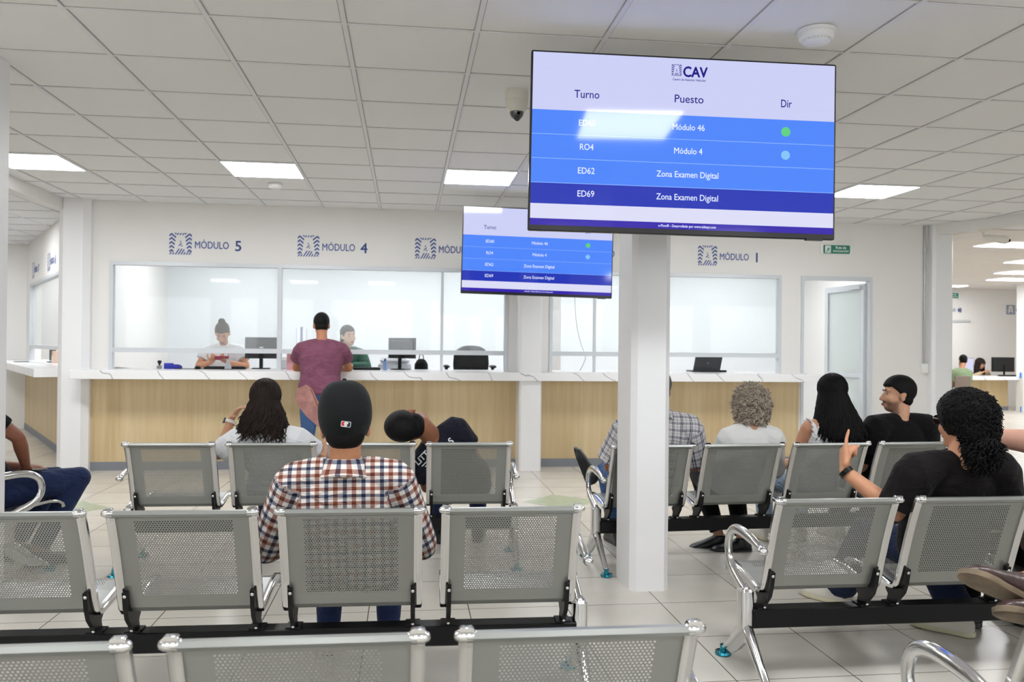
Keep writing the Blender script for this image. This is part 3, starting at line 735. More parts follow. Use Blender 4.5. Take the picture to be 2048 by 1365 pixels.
def add_head(mb, c, R, neck, s=1, fem=False, ears=True):
    E = lambda p, r: mb.ell(c+R@(V(*p)*s), V(*r)*s, R, 18, 12)
    E((0, -.012, .036), (.074, .095, .084)); E((0, .030, -.03), (.062, .062, .080)); E((0, .045, -.082), (.040 if fem else .045, .042, .030))
    for x in (-1, 1):
        E((x*.036, .062, -.026), (.026, .026, .03))
        if ears: E((x*.076, -.006, -.012), (.010, .019, .031)); E((x*.078, -.012, .004), (.010, .018, .018))
        E((x*.030, .072, .030), (.030, .016, .012))
    P = lambda p: c+R@(V(*p)*s)
    mb.tube([P((0, .088, .014)), P((0, .100, -.008)), P((0, .109, -.026))], [.009*s, .010*s, .013*s], n=10)
    E((0, .098, -.032), (.017, .010, .009)); E((0, .088, -.056), (.024, .012, .006)); E((0, .087, -.066), (.020, .012, .007))
    mb.tube([neck-V(0, 0, .02), neck, P((0, -.022, -.055)), P((0, -.018, -.01))], [.062*s, .056*s, .053*s, .055*s] if not fem else [.055*s, .048*s, .045*s, .05*s], n=14)
def add_hand(mb, W, d, n, side, curl=None, s=1.0, thumb=.5, spread=.08):
    d = nrm(d); n = nrm(n-d*np.dot(n, d)); t = np.cross(d, n)*(1 if side == 'R' else -1)
    secs = [(W+d*a*s, rx*s, ry*s, t, np.cross(d, t)) for a, rx, ry in ((-.015, .026, .021), (.01, .029, .020), (.04, .037, .017), (.07, .041, .0145), (.092, .039, .011))]
    mb.loft(secs, 14, pw=2.6)
    tips = []
    curl = curl or [(.35, .5, .35)]*4
    for i, (off, L, r) in enumerate(((.029, .072, .0086), (.0098, .080, .0088), (-.0098, .075, .0085), (-.028, .059, .0076))):
        p = W+d*.086*s+t*off*s; a = 0; pts = [p-d*.012*s, p]; dd = nrm(d+t*spread*(1.5-i)*.9)
        for q, l in zip(curl[i], (.44, .31, .25)):
            a += q; p = p+(dd*math.cos(a)+n*math.sin(a))*L*l*s; pts.append(p)
        mb.tube(pts, [r*s*1.05, r*s*1.05, r*s, r*s*.93, r*s*.82], n=10); tips.append(p)
    p = W+d*.025*s+t*.026*s; th = nrm(d*.62+t*.72+n*.35) if thumb < 2 else nrm(d*.78+n*.34-t*.12); pts = [p-th*.015*s, p]
    for k, l in enumerate((.042, .034, .027)):
        p = p+nrm(th+d*(.22*k if thumb < 2 else .0)+n*min(thumb, 1)*k*.5-t*min(thumb, 1)*.25*k)*l*s; pts.append(p)
    mb.tube(pts, [.0135*s, .0135*s, .0115*s, .0105*s, .0085*s], n=10)
    return tips
def foot_secs(A, fd, up, L, k, add=0):
    fd = nrm(fd); up = nrm(up-fd*np.dot(up, fd)); r = np.cross(fd, up)
    s = []
    for t, w, h, z in ((-.055, .024, .026, -.048), (-.035, .034, .045, -.036), (.0, .036, .050, -.030), (.05, .038, .040, -.038), (.10, .043, .031, -.046), (.15, .045, .025, -.052), (.185, .036, .019, -.056), (.205, .018, .012, -.060)):
        s.append((A+fd*t*L/.26+up*(z*k), (w+add)*k, (h+add*.7)*k, r, up))
    return s
SKINS = {}
def skinmat(rgb):
    return mat('skin_%02x%02x%02x' % rgb, rgb, .5, spec=.35, bump=.04, bscale=140, noise=.07, nscale=18)

def seated(z=0.0):
    """default seated pose in bench coordinates (+y forward)"""
    return dict(pelvis=V(0, .03, .465), chest=V(0, -.075, .70), neck=V(0, -.13, .92), head=V(0, -.085, 1.05),
        shL=V(-.18, -.12, .855), shR=V(.18, -.12, .855), elL=V(-.245, -.02, .60), elR=V(.245, -.02, .60), wrL=V(-.13, .22, .56), wrR=V(.13, .22, .56),
        hipL=V(-.09, .05, .455), hipR=V(.09, .05, .455), knL=V(-.13, .46, .475), knR=V(.13, .46, .475), anL=V(-.13, .42, .085), anR=V(.13, .42, .085),
        ftL=V(-.15, 1, 0), ftR=V(.15, 1, 0))
def person(label, root, J, rz=0, head=(0, 0, 0), skin=(176, 128, 96), fem=False, shirt=None, sleeve=.55, collar=False, hem=.0, pants=None, shoes=None, sole=None,
           hair=None, hands=None, voxel=.010, W=1.0, hs=1.0, loose=.012, pants_flare=0.0, armk=1.0, pieces=True, prof=None, sleeve_add=.0, hip_add=0, ears=True):
    D = seated(); D.update({k: V(*v) for k, v in J.items()}); J = D
    e = empty('person', root, rz, label, 'person')
    R = headR(head); hc = J['head']; sk = skinmat(skin); prof = prof or (FEM if fem else MALE)
    mb = MB()
    mb.loft(torso_secs(J, prof, -.02, 1, 18, .94, 0, W), 22)
    add_head(mb, hc, R, J['neck'], hs, fem, ears)
    ak = (.88 if fem else 1.0)*armk
    for s in 'LR':
        sh, el, wr = J['sh'+s], J['el'+s], J['wr'+s]
        mb.tube([J['neck']*.55+sh*.45-V(0, 0, .02), sh], [.05*ak, .054*ak], n=14); mb.tube([sh, sh*.5+el*.5, el], [.054*ak, .046*ak, .038*ak], n=14); mb.tube([el, el*.65+wr*.35, wr], [.037*ak, .040*ak, .027*ak], n=14)
        h = (hands or {}).get(s, {})
        add_hand(mb, wr+nrm(h.get('d', wr-el))*.012, V(*h['d']) if 'd' in h else wr-el, V(*h.get('n', (0, 0, -1))), s, h.get('curl'), (.92 if fem else 1.0)*h.get('s', 1), h.get('thumb', .5), h.get('spread', .08))
        hp, kn, an = J['hip'+s], J['kn'+s], J['an'+s]
        mb.tube([hp, hp*.5+kn*.5, kn], [.084, .070, .052], n=14); mb.tube([kn, kn*.65+an*.35, an], [.05, .052, .034], n=14)
        mb.loft(foot_secs(an, J['ft'+s], J.get('up'+s, V(0, 0, 1)), .235, .84), 14)
    body = remesh('body', mb, sk, e, voxel, 4)
    # face details
    ey = MB(); eb = MB()
    for x in (-1, 1):
        ey.ell(hc+R@(V(x*.031, .0700, .008)*hs), (.0125*hs, .0105*hs, .0062*hs), R, 12, 8, 0); ey.ell(hc+R@(V(x*.031, .0783, .008)*hs), (.0058*hs, .0030*hs, .0058*hs), R, 10, 6, 1)
        eb.tube([hc+R@(V(x*.014, .0865, .030)*hs), hc+R@(V(x*.030, .0875, .036)*hs), hc+R@(V(x*.047, .0765, .032)*hs)], [.003, .004, .0025], n=8)
    build('eyes', ey, [mat('eye_white', (176, 164, 154), .4), mat('iris_brown', (40, 24, 16), .15)], e)
    build('eyebrows', eb, hairmat('brow_dark', (32, 24, 20)), e)
    lp = MB().ell(hc+R@(V(0, .0995, -.0565)*hs), (.021*hs, .006, .0042), R, 14, 8).ell(hc+R@(V(0, .0985, -.0655)*hs), (.018*hs, .006, .005), R, 14, 8)
    build('lips', lp, mat('lips', (150, 84, 76), .4), e)
    if pants:
        pm = MB(); pm.loft(torso_secs(J, prof, -.06, .2, 8, 1.0, .010, W), 22)
        pm.ell(J['pelvis']-V(0, 0, .0)+(J['hipL']+J['hipR']-2*J['pelvis'])*.25, (.168*W, .125, .105))
        for s in 'LR':
            hp, kn, an = J['hip'+s], J['kn'+s], J['an'+s]; a2 = an+nrm(kn-an)*(.02 if pants_flare else .035)
            pm.tube([hp, hp*.5+kn*.5, kn], [.096+hip_add, .083+hip_add, .068], n=16); pm.ell(kn, (.069, .069, .069)); pm.tube([kn, kn*.6+a2*.4, a2], [.066, .066+pants_flare*.3, .052+pants_flare], n=16, round_=False)
        remesh('trousers', pm, pants, e, max(voxel, .010), 3)
    if shoes:
        for s in 'LR':
            kn, an = J['kn'+s], J['an'+s]; fu = J.get('up'+s, V(0, 0, 1)); up = nrm(fu); fd = nrm(J['ft'+s]); up = nrm(up-fd*np.dot(up, fd)); r = np.cross(fd, up)
            sm = MB(); sm.loft(foot_secs(an, fd, up, .265, 1.0, .006), 18); sm.tube([an-up*.03, an+up*.012], [.046, .044], n=14, round_=False)
            so = remesh('shoe', sm, shoes, e, .008, 2)
            sl = MB(); pts = []
            outl = [(-.062, .0), (-.055, .022), (-.03, .035), (.02, .036), (.08, .042), (.14, .049), (.18, .044), (.21, .026), (.222, 0)]
            outl = [tuple(q[:2]) for q in catmull([(a, b, 0) for a, b in [(-.055, -.022)]+outl+[(.21, -.026)]], 44)][4:-4]; outl = [q for q in outl if q[1] >= 0]
            ring = [(a, b) for a, b in outl]+[(a, -b) for a, b in outl[::-1]]
            mk = lambda z, g: [an+fd*(a*1.0)*g*1.03+r*b*g+up*z for a, b in ring]
            sl.rings([mk(-.082, .96), mk(-.079, 1.0), mk(-.062, 1.0), mk(-.058, .97)])
            build('sole', sl, sole or shoes, so, sharp=35)
    shirt_o = None
    if shirt:
        m2 = MB(); m2.loft(torso_secs(J, prof, hem, .985, 22, 1.0, loose, W), 26)
        for s in 'LR':
            sh, el, wr = J['sh'+s], J['el'+s], J['wr'+s]; n0 = J['neck']*.82+sh*.18
            m2.tube([n0-V(0, 0, .012), J['neck']*.5+sh*.5+V(0, 0, .004), sh], [.040*ak+loose, .046*ak+loose, .058*ak+loose+sleeve_add], n=16) if sleeve > 0 else m2.tube([n0-V(0, 0, .014), J['neck']*.52+sh*.48-V(0, 0, .012), J['neck']*.3+sh*.7-V(0, 0, .025)], [.040*ak+loose, .042*ak+loose, .044*ak+loose], n=16)
            if sleeve > 0:
                if sleeve <= 1:
                    m2.tube([sh, sh*.5+el*.5 if sleeve > .5 else sh*.7+el*.3, sh*(1-sleeve)+el*sleeve], [.058*ak+loose+sleeve_add, .053*ak+loose+sleeve_add*1.2, .050*ak+loose*1.2+sleeve_add*1.5], n=16, round_=False)
                else:
                    k = sleeve-1; m2.tube([sh, sh*.5+el*.5, el], [.058*ak+loose, .054*ak+loose, .047*ak+loose], n=16); m2.tube([el, el*(1-k*.5)+wr*k*.5, el*(1-k)+wr*k], [.046*ak+loose, .044*ak+loose, .036*ak+loose*.8], n=16)
        shirt_o = remesh('shirt', m2, shirt, e, max(voxel, .009), 4)
        me = shirt_o.data; n = len(me.vertices); co = np.empty(n*3); me.vertices.foreach_get('co', co); co = co.reshape(-1, 3)
        ax = nrm(J['neck']-J['pelvis']); rr = nrm(J['shR']-J['shL']); rr = nrm(rr-ax*np.dot(rr, ax))
        rel = co-J['chest']; puv = np.stack([rel@rr, rel@ax+.85*(rel@np.cross(ax, rr)), np.zeros(n)], 1)
        td = np.sqrt((rel@rr/.17)**2+(rel@np.cross(ax, rr)/.11)**2)
        best = td.copy()
        for s in 'LR':
            for a, b in ((J['sh'+s], J['el'+s]), (J['el'+s], J['wr'+s])):
                ab = b-a; L = np.linalg.norm(ab); u = ab/L; t = np.clip((co-a)@u, -.03, L); dd = np.linalg.norm(co-a-t[:, None]*u, axis=1)/.07
                q = (dd < best) & ((co-a)@u > -.0)
                sd = nrm(np.cross(u, V(0, 1, 0))); fd = np.cross(u, sd)
                ang = np.arctan2((co-a)@fd, (co-a)@sd)
                puv[q, 0] = (ang*.062)[q]; puv[q, 1] = ((co-a)@u)[q]; best = np.where(q, dd, best)
        at = me.attributes.new('puv', 'FLOAT_VECTOR', 'POINT'); at.data.foreach_set('vector', puv.astype(np.float32).ravel())
        if collar:
            c = J['neck']; cx = nrm(V(0, 0, 1)*.8+nrm(hc-c)*.2); rr = nrm(J['shR']-J['shL']); rr = nrm(rr-cx*np.dot(rr, cx)); ff = np.cross(cx, rr); cm = MB(); rings = []; uv = []
            AN = np.linspace(PI/2+.25, PI/2+2*PI-.25, 33)
            for a in AN:
                fr = max(0, math.sin(a)); o = rr*math.cos(a)*1.08+ff*math.sin(a)*.98; dn = -cx*.045*fr*fr
                ring = [(c+o*r_+cx*h_+dn) for r_, h_ in ((.066, -.03), (.064, .028), (.068, .034), (.074, .030), (.094-.004*fr, -.018-.02*abs(math.cos(a))**2), (.090, -.024-.02*abs(math.cos(a))**2), (.071, .014), (.071, -.03))]
                rings.append(ring); uv += [(a*.075, h_, 0) for h_ in (.0, .06, .066, .07, .12, .125, .08, .02)]
            cm.rings(rings); co_ = build('collar', cm, shirt, shirt_o, sharp=50)
            at = co_.data.attributes.new('puv', 'FLOAT_VECTOR', 'POINT'); at.data.foreach_set('vector', np.array(uv, np.float32).ravel())
    if hair: hair(e, hc, R, J, hs)
    return e, J, R, body, shirt_o

# ---- hair
def cap_mb(hc, R, hs, k=1.06, front=.055, side=.0, back=-.075, top=0, nu=96, nv=72, lump=0):
    """scalp-hugging hair volume: outside the skull above the hairline, inside it below"""
    mb = MB(); rings = []; rg = np.random.RandomState(3); jt = rg.uniform(-.004, .004, 9000)
    for j in range(nv+1):
        t = -PI/2+PI*(j+.02)/(nv+.04); ring = []
        for i in range(nu):
            a = 2*PI*i/nu; d = V(math.cos(t)*math.cos(a), math.cos(t)*math.sin(a), math.sin(t))
            p = V(0, -.012, .036)+d*V(.074, .095, .084)
            y = d[1]; line = back+(side-back)*min(1, max(0, (y+.45)/.25)) if y < -.1 else side+(front-side)*min(1, max(0, (y-.2)/.5))
            g = min(1, max(0, (p[2]-line+jt[j*nu+i])/.014+.5)); g = g*g*(3-2*g)
            kk = .90+(k-.90)*g+top*g*max(0, d[2])+lump*.5*g*rg.uniform(-1, 1)
            ring.append(hc+R@((V(0, -.012, .036)+d*V(.074, .095, .084)*kk)*hs))
        rings.append(ring)
    return mb.rings(rings)
def short_hair(m, k=1.07, front=.05, side=.01, back=-.07, top=.05):
    def f(e, hc, R, J, hs): build('hair', cap_mb(hc, R, hs, k, front, side, back, top, lump=.012).ell(hc+R@(V(0, -.041, -.022)*hs), V(.067, .054, .056)*hs, R, 24, 16), m, e, sharp=0)
    return f
def long_hair(m, length, n=240, wave=.012, wl=.09, half=2.3, spread=.25, sway=(0, 0), r=.0065, jit=.05, k=1.09, seed=1, back_off=.02, taper=.35, front=.05, tuck=0.0, rag=1.0):
    def f(e, hc, R, J, hs):
        rg = np.random.RandomState(seed); mb = cap_mb(hc, R, hs, k, front, -.02, -.11, .03)
        mb2 = MB()
        for i in range(n):
            a = -PI/2+rg.uniform(-half, half)
            el0 = rg.uniform(.2, 1.5); pts = []; rad = []
            for q in np.linspace(el0, -.35, 6):
                d = V(math.cos(q)*math.cos(a), math.cos(q)*math.sin(a), math.sin(q))
                pts.append(hc+R@((V(0, -.012, .036)+d*V(.074, .095, .084)*(k+rg.uniform(-.01, .03)))*hs))
            side = math.cos(a); L = (length*(1-.15*abs(side)**2)+rg.uniform(-jit, jit*.5)*rag); p0 = pts[-1].copy(); ph = rg.uniform(0, 6.3); w0 = wave*rg.uniform(.4, 1.3); N = 9
            for j in range(1, N+1):
                t = j/N; z = L*t
                p = p0+V(side*spread*z*(1-tuck*t)+sway[0]*t*t+w0*math.sin(ph+z/wl*6.28)*t, -back_off*math.sin(t*PI*.5)+sway[1]*t*t+.5*w0*math.cos(ph+z/wl*6.28)*t, -z)
                pts.append(p)
            m_ = len(pts); rad = [r*(.6+.4*min(1, k2/3))*(1 if k2 < m_-4 else max(taper*.3, 1-(k2-m_+4)*.24)) for k2 in range(m_)]
            mb2.tube(pts, rad, n=5, round_=False)
        mb.add(mb2.v, mb2.f)
        build('hair', mb, m, e, sharp=0, fix=False)
    return f
def curly_hair(m, R0=.115, n=420, size=.016, drop=.05, seed=2, front=.05, zc=.02, lo=-.6, coil=.011, halo=.02):
    def f(e, hc, R, J, hs):
        rg = np.random.RandomState(seed); mb = cap_mb(hc, R, hs, 1.1, front, -.04, -.12, .0, lump=.03)
        mb.ell(hc+R@V(0, -.03, zc-.03), (R0*.86, R0*.86, R0*.95), R, 24, 16)
        for i in range(n):
            while True:
                d = nrm(rg.normal(size=3))
                if d[2] > lo and not (d[1] > .45 and d[2] < .45): break
            c = hc+R@(V(0, -.025, zc)+d*V(R0*.92, R0*.95, R0*1.0)*rg.uniform(.86, 1.04)); 
            if d[2] < 0: c[2] -= drop*(-d[2])
            ax = nrm(d*.5+V(0, 0, -1)+rg.normal(size=3)*.4); u = nrm(np.cross(ax, rg.normal(size=3))); v = np.cross(ax, u); L = rg.uniform(.03, .06); tr = rg.uniform(1.5, 3)
            pts = [c+ax*(L*(t-.4))+d*halo*t*rg.uniform(0, 1)+(u*math.cos(t*tr*6.28)+v*math.sin(t*tr*6.28))*coil*rg.uniform(.7, 1.2) for t in np.linspace(0, 1, 12)]
            mb.tube(pts, [size*.16]+[size*.27]*9+[size*.2, size*.1], n=5, round_=False)
        build('hair', mb, m, e, sharp=0, fix=False)
    return f
# ------------------------------------------------------------------ the people
DENIM = cloth('denim_dark', (34, 46, 78)); DENIM2 = cloth('denim_blue', (66, 94, 136)); DENIM3 = cloth('denim_light', (166, 188, 210)); BLK = cloth('cloth_black', (14, 13, 15), wr=.35); NAVYT = cloth('cloth_navy', (31, 32, 44), wr=.5)
WHT = cloth('cloth_white', (226, 227, 230), wr=.35, noise=.02); SHOEB = mat('shoe_black', (22, 22, 25), .4); SHOEW = mat('shoe_white', (214, 211, 200), .6); SOLEW = mat('sole_cream', (206, 200, 172), .6)
H_BLK = hairmat('hair_black', (10, 9, 9), .55); H_BRN = hairmat('hair_dark_brown', (34, 24, 20), .5); H_TIP = hairmat('hair_brown', (62, 42, 32), .5); H_GREY = hairmat('hair_grey_curls', (164, 152, 138), .6); H_SALT = hairmat('hair_salt', (88, 86, 86), .6); H_SOFT = hairmat('hair_soft_brown', (58, 44, 34), .5)
def drape(mb, bvh, d, off=.003):
    d = Vector(d).normalized(); out = MB(); bad = []
    for p in mb.v:
        h = bvh.ray_cast(Vector(p)-d*.4, d, 1.0)
        out.v.append(tuple(h[0]-d*off) if h[0] is not None else p); bad.append(h[0] is None)
    for f, m in zip(mb.f, mb.m):
        if not any(bad[i] for i in f): out.f.append(f); out.m.append(m)
    return out
def bvh_of(o): return BVHTree.FromPolygons([v.co.copy() for v in o.data.vertices], [tuple(p.vertices) for p in o.data.polygons])
def watch(e, W, d, m_band, m_face, r=.031, face=(1, 0, 0), fs=1.0):
    d = nrm(d); u = nrm(V(*face)-d*np.dot(V(*face), d)); v = np.cross(d, u); mb = MB(); rings = []
    for k in range(25):
        a = 2*PI*k/24; o = u*math.cos(a)*r*1.08+v*math.sin(a)*r*.9; n = nrm(o)
        rings.append([W+o-d*.010, W+o+n*.004-d*.010, W+o+n*.004+d*.010, W+o+d*.010])
    mb.rings(rings, cap=False)
    o = build('wristwatch', mb, m_band, e)
    fb = MB(); c = W+u*r*1.08
    fb.loft([(c+u*t, s*fs, s*1.2*fs, v, d) for t, s in ((.0, .014), (.006, .015), (.009, .013))], 16, pw=4)
    build('watch_face', fb, m_face, o)

# man in cap and checked shirt
PL = plaid('plaid_brown_navy', [(.02, .24, (56, 66, 98)), (.5, .74, (146, 88, 68))], [(.02, .24, (56, 66, 98)), (.5, .74, (146, 88, 68))], .066, (232, 228, 224))
e, J, R, body, sh = person('man in black cap and brown and navy checked shirt, seated second from the front', (-.195, 3.285, 0),
    dict(head=(-.026, -.165, 1.04), neck=(-.026, -.175, .895), chest=(-.027, -.085, .70), pelvis=(-.02, .03, .475), shL=(-.212, -.155, .838), shR=(.162, -.155, .842), elL=(-.322, -.06, .575), elR=(.262, -.06, .575), wrL=(-.25, .20, .56), wrR=(.2, .20, .56)),
    head=(.03, -.02, -.03), skin=(178, 124, 92), shirt=PL, sleeve=1.85, collar=True, pants=DENIM, shoes=SHOEW, sole=SOLEW, hair=short_hair(H_BLK, 1.05, .045, -.012, -.088, 0), W=1.14, loose=.016, voxel=.009, hem=-.06, hs=1.07)
hc = J['head']; mb = MB(); rings = []
for j in range(19):
    t = -.64+(PI/2+.64)*j/18.02; ring = []
    for i in range(40):
        a = 2*PI*i/40; dirv = V(math.cos(t)*math.cos(a), math.cos(t)*math.sin(a), math.sin(t))
        if t > 0: q = V(.099*math.cos(t)**.72*math.cos(a), .116*math.cos(t)**.72*math.sin(a), .122*math.sin(t)**.92)
        else: g_ = 1-.21*(t/.64)**2; q = V(.099*g_*math.cos(a), .116*g_*math.sin(a), .128*t/1.0+(.03*max(0, math.sin(a))*(-t/.64)))
        ring.append(hc+R@(V(0, -.008, .052)+q))
    rings.append(ring)
mb.rings(rings)
cap = build('cap', mb, cloth('cap_black', (22, 24, 25), wr=.1), e, sharp=0)
vis = MB(); r2 = []
for s in range(7):
    t = s/6; r2.append([hc+R@V(.078*math.cos(a)*(1-.12*t), .085+t*.075*math.sin(a)**.6 if math.sin(a) > 0 else .085, .022-.02*t+.02*math.sin(a)) for a in np.linspace(0.01, PI-.01, 16)])
vis.rings([[p for p in q] for q in r2], cap=False, close=False)
build('visor', vis, MATS['cap_black'], cap, sharp=0, fix=False)
build('button', MB().ell(hc+R@V(0, -.008, .176), (.008, .008, .005), R), MATS['cap_black'], cap)
cb = bvh_of(cap); xr = R@V(1, 0, 0); zr = R@V(0, 0, 1); c0 = hc+V(.010, 0, .022)
def patch(pts, mi, o): 
    m = MB(); n = 6
    m.add([c0+xr*a+zr*b-V(0, .2, 0) for a, b in pts], [tuple(range(len(pts)))], mi); return drape(m, cb, (0, 1, 0), o)
def rr(w, h, r, dx=0, tilt=-.17):
    o = []
    for cx, cy, a0 in ((w-r, h-r, 0), (-w+r, h-r, PI/2), (-w+r, -h+r, PI), (w-r, -h+r, 1.5*PI)):
        for k in range(5): a = a0+PI/2*k/4; o.append((dx+cx+r*math.cos(a), cy+r*math.sin(a)))
    return [(a*math.cos(tilt)-b*math.sin(tilt), a*math.sin(tilt)+b*math.cos(tilt)) for a, b in o]
tl = lambda P: [(a*math.cos(-.17)-b*math.sin(-.17), a*math.sin(-.17)+b*math.cos(-.17)) for a, b in P]
pm = MB()
for poly, mi, o in ((rr(.0175, .0105, .004), 0, .002), (tl([(-.0155, -.007), (-.006, -.007), (-.0045, -.002), (-.008, .002), (-.0035, .0085), (-.0125, .0085), (-.0155, .006)]), 1, .003), (tl([(.004, -.0085), (.0135, -.0085), (.0155, -.006), (.0155, .0065), (.0125, .0085), (.006, .0085), (.009, .003), (.005, .0)]), 2, .003)):
    q = patch(poly, mi, o); pm.add(q.v, q.f, mi)
build('cap_emblem', pm, [OFFW, mat('patch_red', (206, 40, 50), .6), mat('patch_navy', (26, 32, 56), .6)], cap, smooth=False, fix=False)

# woman with long brown hair, hand to her head
e, J, R, body, sh = person('woman with long dark brown hair in white tee, hand with white watch at her head', (-.778, 5.25, 0),
    dict(head=(-.058, -.14, 1.0), neck=(-.04, -.165, .85), chest=(-.02, -.09, .66), pelvis=(0, .03, .455), shL=(-.20, -.16, .765), shR=(.132, -.16, .765), elL=(-.345, -.04, .665), wrL=(-.295, .06, .872), elR=(.265, -.04, .63), wrR=(.285, .19, .735)),
    head=(.05, -.1, .03), skin=(190, 140, 108), fem=True, shirt=WHT, sleeve=.62, sleeve_add=.02, pants=DENIM, shoes=SHOEW, sole=SOLEW, ears=False, hair=long_hair(H_BRN, .235, 380, .022, .11, 2.6, .34, (-.01, 0), .006, .09, 1.17, 5, .012), W=1.1, loose=.014,
    hands=dict(L=dict(d=(.09, -.06, .12), n=(.7, -.2, -.2)), R=dict(d=(-.02, .3, .25), n=(-1, 0, 0), curl=[(1.2, 1.2, .8)]*4)))
watch(e, J['wrL']-nrm(J['wrL']-J['elL'])*.02, J['wrL']-J['elL'], mat('watch_band_white', (224, 220, 208), .5), mat('watch_glass', (52, 60, 78), .12), face=(-1, -.4, .2))
m = MB().tube([J['head']+R@V(.083, -.0, .02), J['head']+R@V(.092, .03, .025), J['head']+R@V(.09, .07, .02)], .004, n=8)
build('eyeglass_temple', m, WHITE, e)
fm = mat('fan_paper', (190, 138, 130), .8, noise=.35, nscale=16)
f = empty('hand_fan', (-.50, 5.42, .76), 0, 'pink paper hand fan held up beside the woman in white', 'fan')
pr = [(-.0, .02), (-.05, .05), (-.13, .12), (-.185, .19), (-.205, .25), (-.185, .30), (-.135, .325), (-.10, .30), (-.045, .19), (.0, .09), (.01, .05)]
build('fan_leaf', MB().prism(pr, .0, .004, 1), fm, f, smooth=False)
build('fan_handle', MB().tube([(.012, .002, -.06), (-.0, .002, .04), (-.105, -.003, .30)], [.006, .0055, .003], n=8), mat('fan_wood', (150, 104, 66), .6), f)

# slumped sleeper
e, J, R, body, sh = person('sleeping person in navy tee slumped sideways with head on the next backrest', (.37, 5.25, 0),
    dict(head=(-.345, -.20, .862), neck=(-.205, -.13, .775), chest=(-.10, -.045, .62), pelvis=(.015, .03, .455), shL=(-.262, -.115, .618), shR=(-.065, -.105, .818), elL=(-.235, -.02, .45), elR=(.075, -.03, .63), wrL=(-.05, .18, .50), wrR=(.05, .2, .55)),
    head=(.12, .1, -1.68), skin=(150, 100, 74), shirt=NAVYT, sleeve=.55, sleeve_add=.016, pants=DENIM, shoes=SHOEB, hair=short_hair(H_BLK, 1.14, .05, .0, -.09, .06), loose=.016, W=1.05, hs=1.14)
sb = bvh_of(sh); t = MB(); rr_ = nrm(J['shR']-J['shL']); ax = nrm(J['neck']-J['chest']); ax = nrm(ax-rr_*np.dot(ax, rr_)); ax = nrm(ax*V(1, 0, 1))
c0 = J['shL']*.72+J['shR']*.28-ax*.085
M2 = lambda p: V(*(c0+nrm(rr_*V(1, 0, 1))*p[0]+ax*p[2]-V(0, .3, 0)))
c0 = V(-.292, J['shL'][1], .612)
text_mb(t, 'LITT', .05, (0, 0, 0), 0, 'LEFT', .02, 0, M=M2)
for k in range(3): t.add([M2(q) for q in ((.012+.012*k, 0, -.016-.016*k), (.10, 0, -.016-.016*k), (.10, 0, -.022-.016*k), (.016+.012*k, 0, -.022-.016*k))], [(0, 1, 2, 3)])
build('shirt_print', drape(t, sb, (0, 1, 0), .003), OFFW, sh, smooth=False, fix=False)
c0 = V(-.09, J['shL'][1], .738)
build('shirt_print', drape(text_mb(MB(), 'S', .055, (0, 0, 0), 0, 'LEFT', .02, 0, M=M2), sb, (0, 1, 0), .003), OFFW, sh, smooth=False, fix=False)

# standing man in maroon
person('man in faded maroon tee and jeans standing at the counter, seen from behind', (-.845, 8.40, 0),
    dict(head=(-.012, .17, 1.53), neck=(0, .105, 1.375), chest=(0, .03, 1.12), pelvis=(0, -.06, .86), shL=(-.192, .08, 1.275), shR=(.192, .08, 1.275), elL=(-.268, .22, 1.095), elR=(.268, .22, 1.095), wrL=(-.13, .46, 1.09), wrR=(.14, .5, 1.09),
         hipL=(-.09, -.06, .85), hipR=(.09, -.06, .85), knL=(-.11, -.03, .46), knR=(.11, .02, .46), anL=(-.12, -.08, .085), anR=(.12, -.04, .085)),
    head=(.12, -.3, 0), skin=(172, 116, 84), shirt=cloth('cloth_maroon', (112, 68, 86), noise=.16, wr=.6), sleeve=.50, sleeve_add=.014, pants=DENIM2, shoes=SHOEB, hair=short_hair(H_BLK, 1.09, .055, .012, -.06, .08), W=1.16, loose=.018, hem=-.10, hip_add=.01)

# clerks behind the glass
up = .42
e, J, R, body, sh = person('clerk with hair in a bun and white blouse looking down at a magenta phone', (-2.075, 9.86, 0),
    dict(head=(0, .12, 1.455), neck=(0, .03, 1.325), chest=(0, .0, 1.10), pelvis=(0, 0, .86), shL=(-.185, .02, 1.245), shR=(.185, .02, 1.245), elL=(-.27, .10, 1.08), elR=(.27, .10, 1.08), wrL=(-.085, .27, 1.125), wrR=(.085, .27, 1.125),
         hipL=(-.09, 0, .85), hipR=(.09, 0, .85), knL=(-.12, .42, .86), knR=(.12, .42, .86), anL=(-.12, .40, .48), anR=(.12, .40, .48)),
    rz=PI, head=(.05, -.75, 0), skin=(196, 140, 108), fem=True, shirt=WHT, sleeve=.55, sleeve_add=.01, pants=BLK, shoes=SHOEB, W=1.12, loose=.014,
    hair=lambda e, hc, R, J, hs: build('hair', cap_mb(hc, R, hs, 1.08, .062, .005, -.07, .06).ell(hc+R@V(0, -.045, .135), (.04, .04, .036), R), H_SOFT, e, sharp=0),
    hands=dict(L=dict(d=(.05, .12, .06), n=(.3, -.3, 1), curl=[(.7, .8, .4)]*4), R=dict(d=(-.05, .12, .06), n=(-.3, -.3, 1), curl=[(.7, .8, .4)]*4)))
m = MB()
for a, b in ((-.075, .0), (.075, .0)): m.tube([V(a*.85, .10, 1.36), V(a*.6, .125, 1.29), V(0, .135, 1.2)], .004, n=6)
build('neckline', drape(m, bvh_of(sh), (0, -1, 0), .001), skinmat((196, 140, 108)), sh, fix=False)
p = empty('phone', (-2.03, 9.50, 1.172), 0, 'magenta cased phone in the hands of the clerk in white', 'phone'); p.rotation_euler = (-.6, 0, .3)
build('case', MB().rbox((-.075, -.037, 0), (.075, .037, .008), .008), mat('case_magenta', (168, 40, 84), .4), p); build('screen', MB().box((-.069, -.032, .008), (.069, .032, .0086)), BLACK, p, smooth=False)
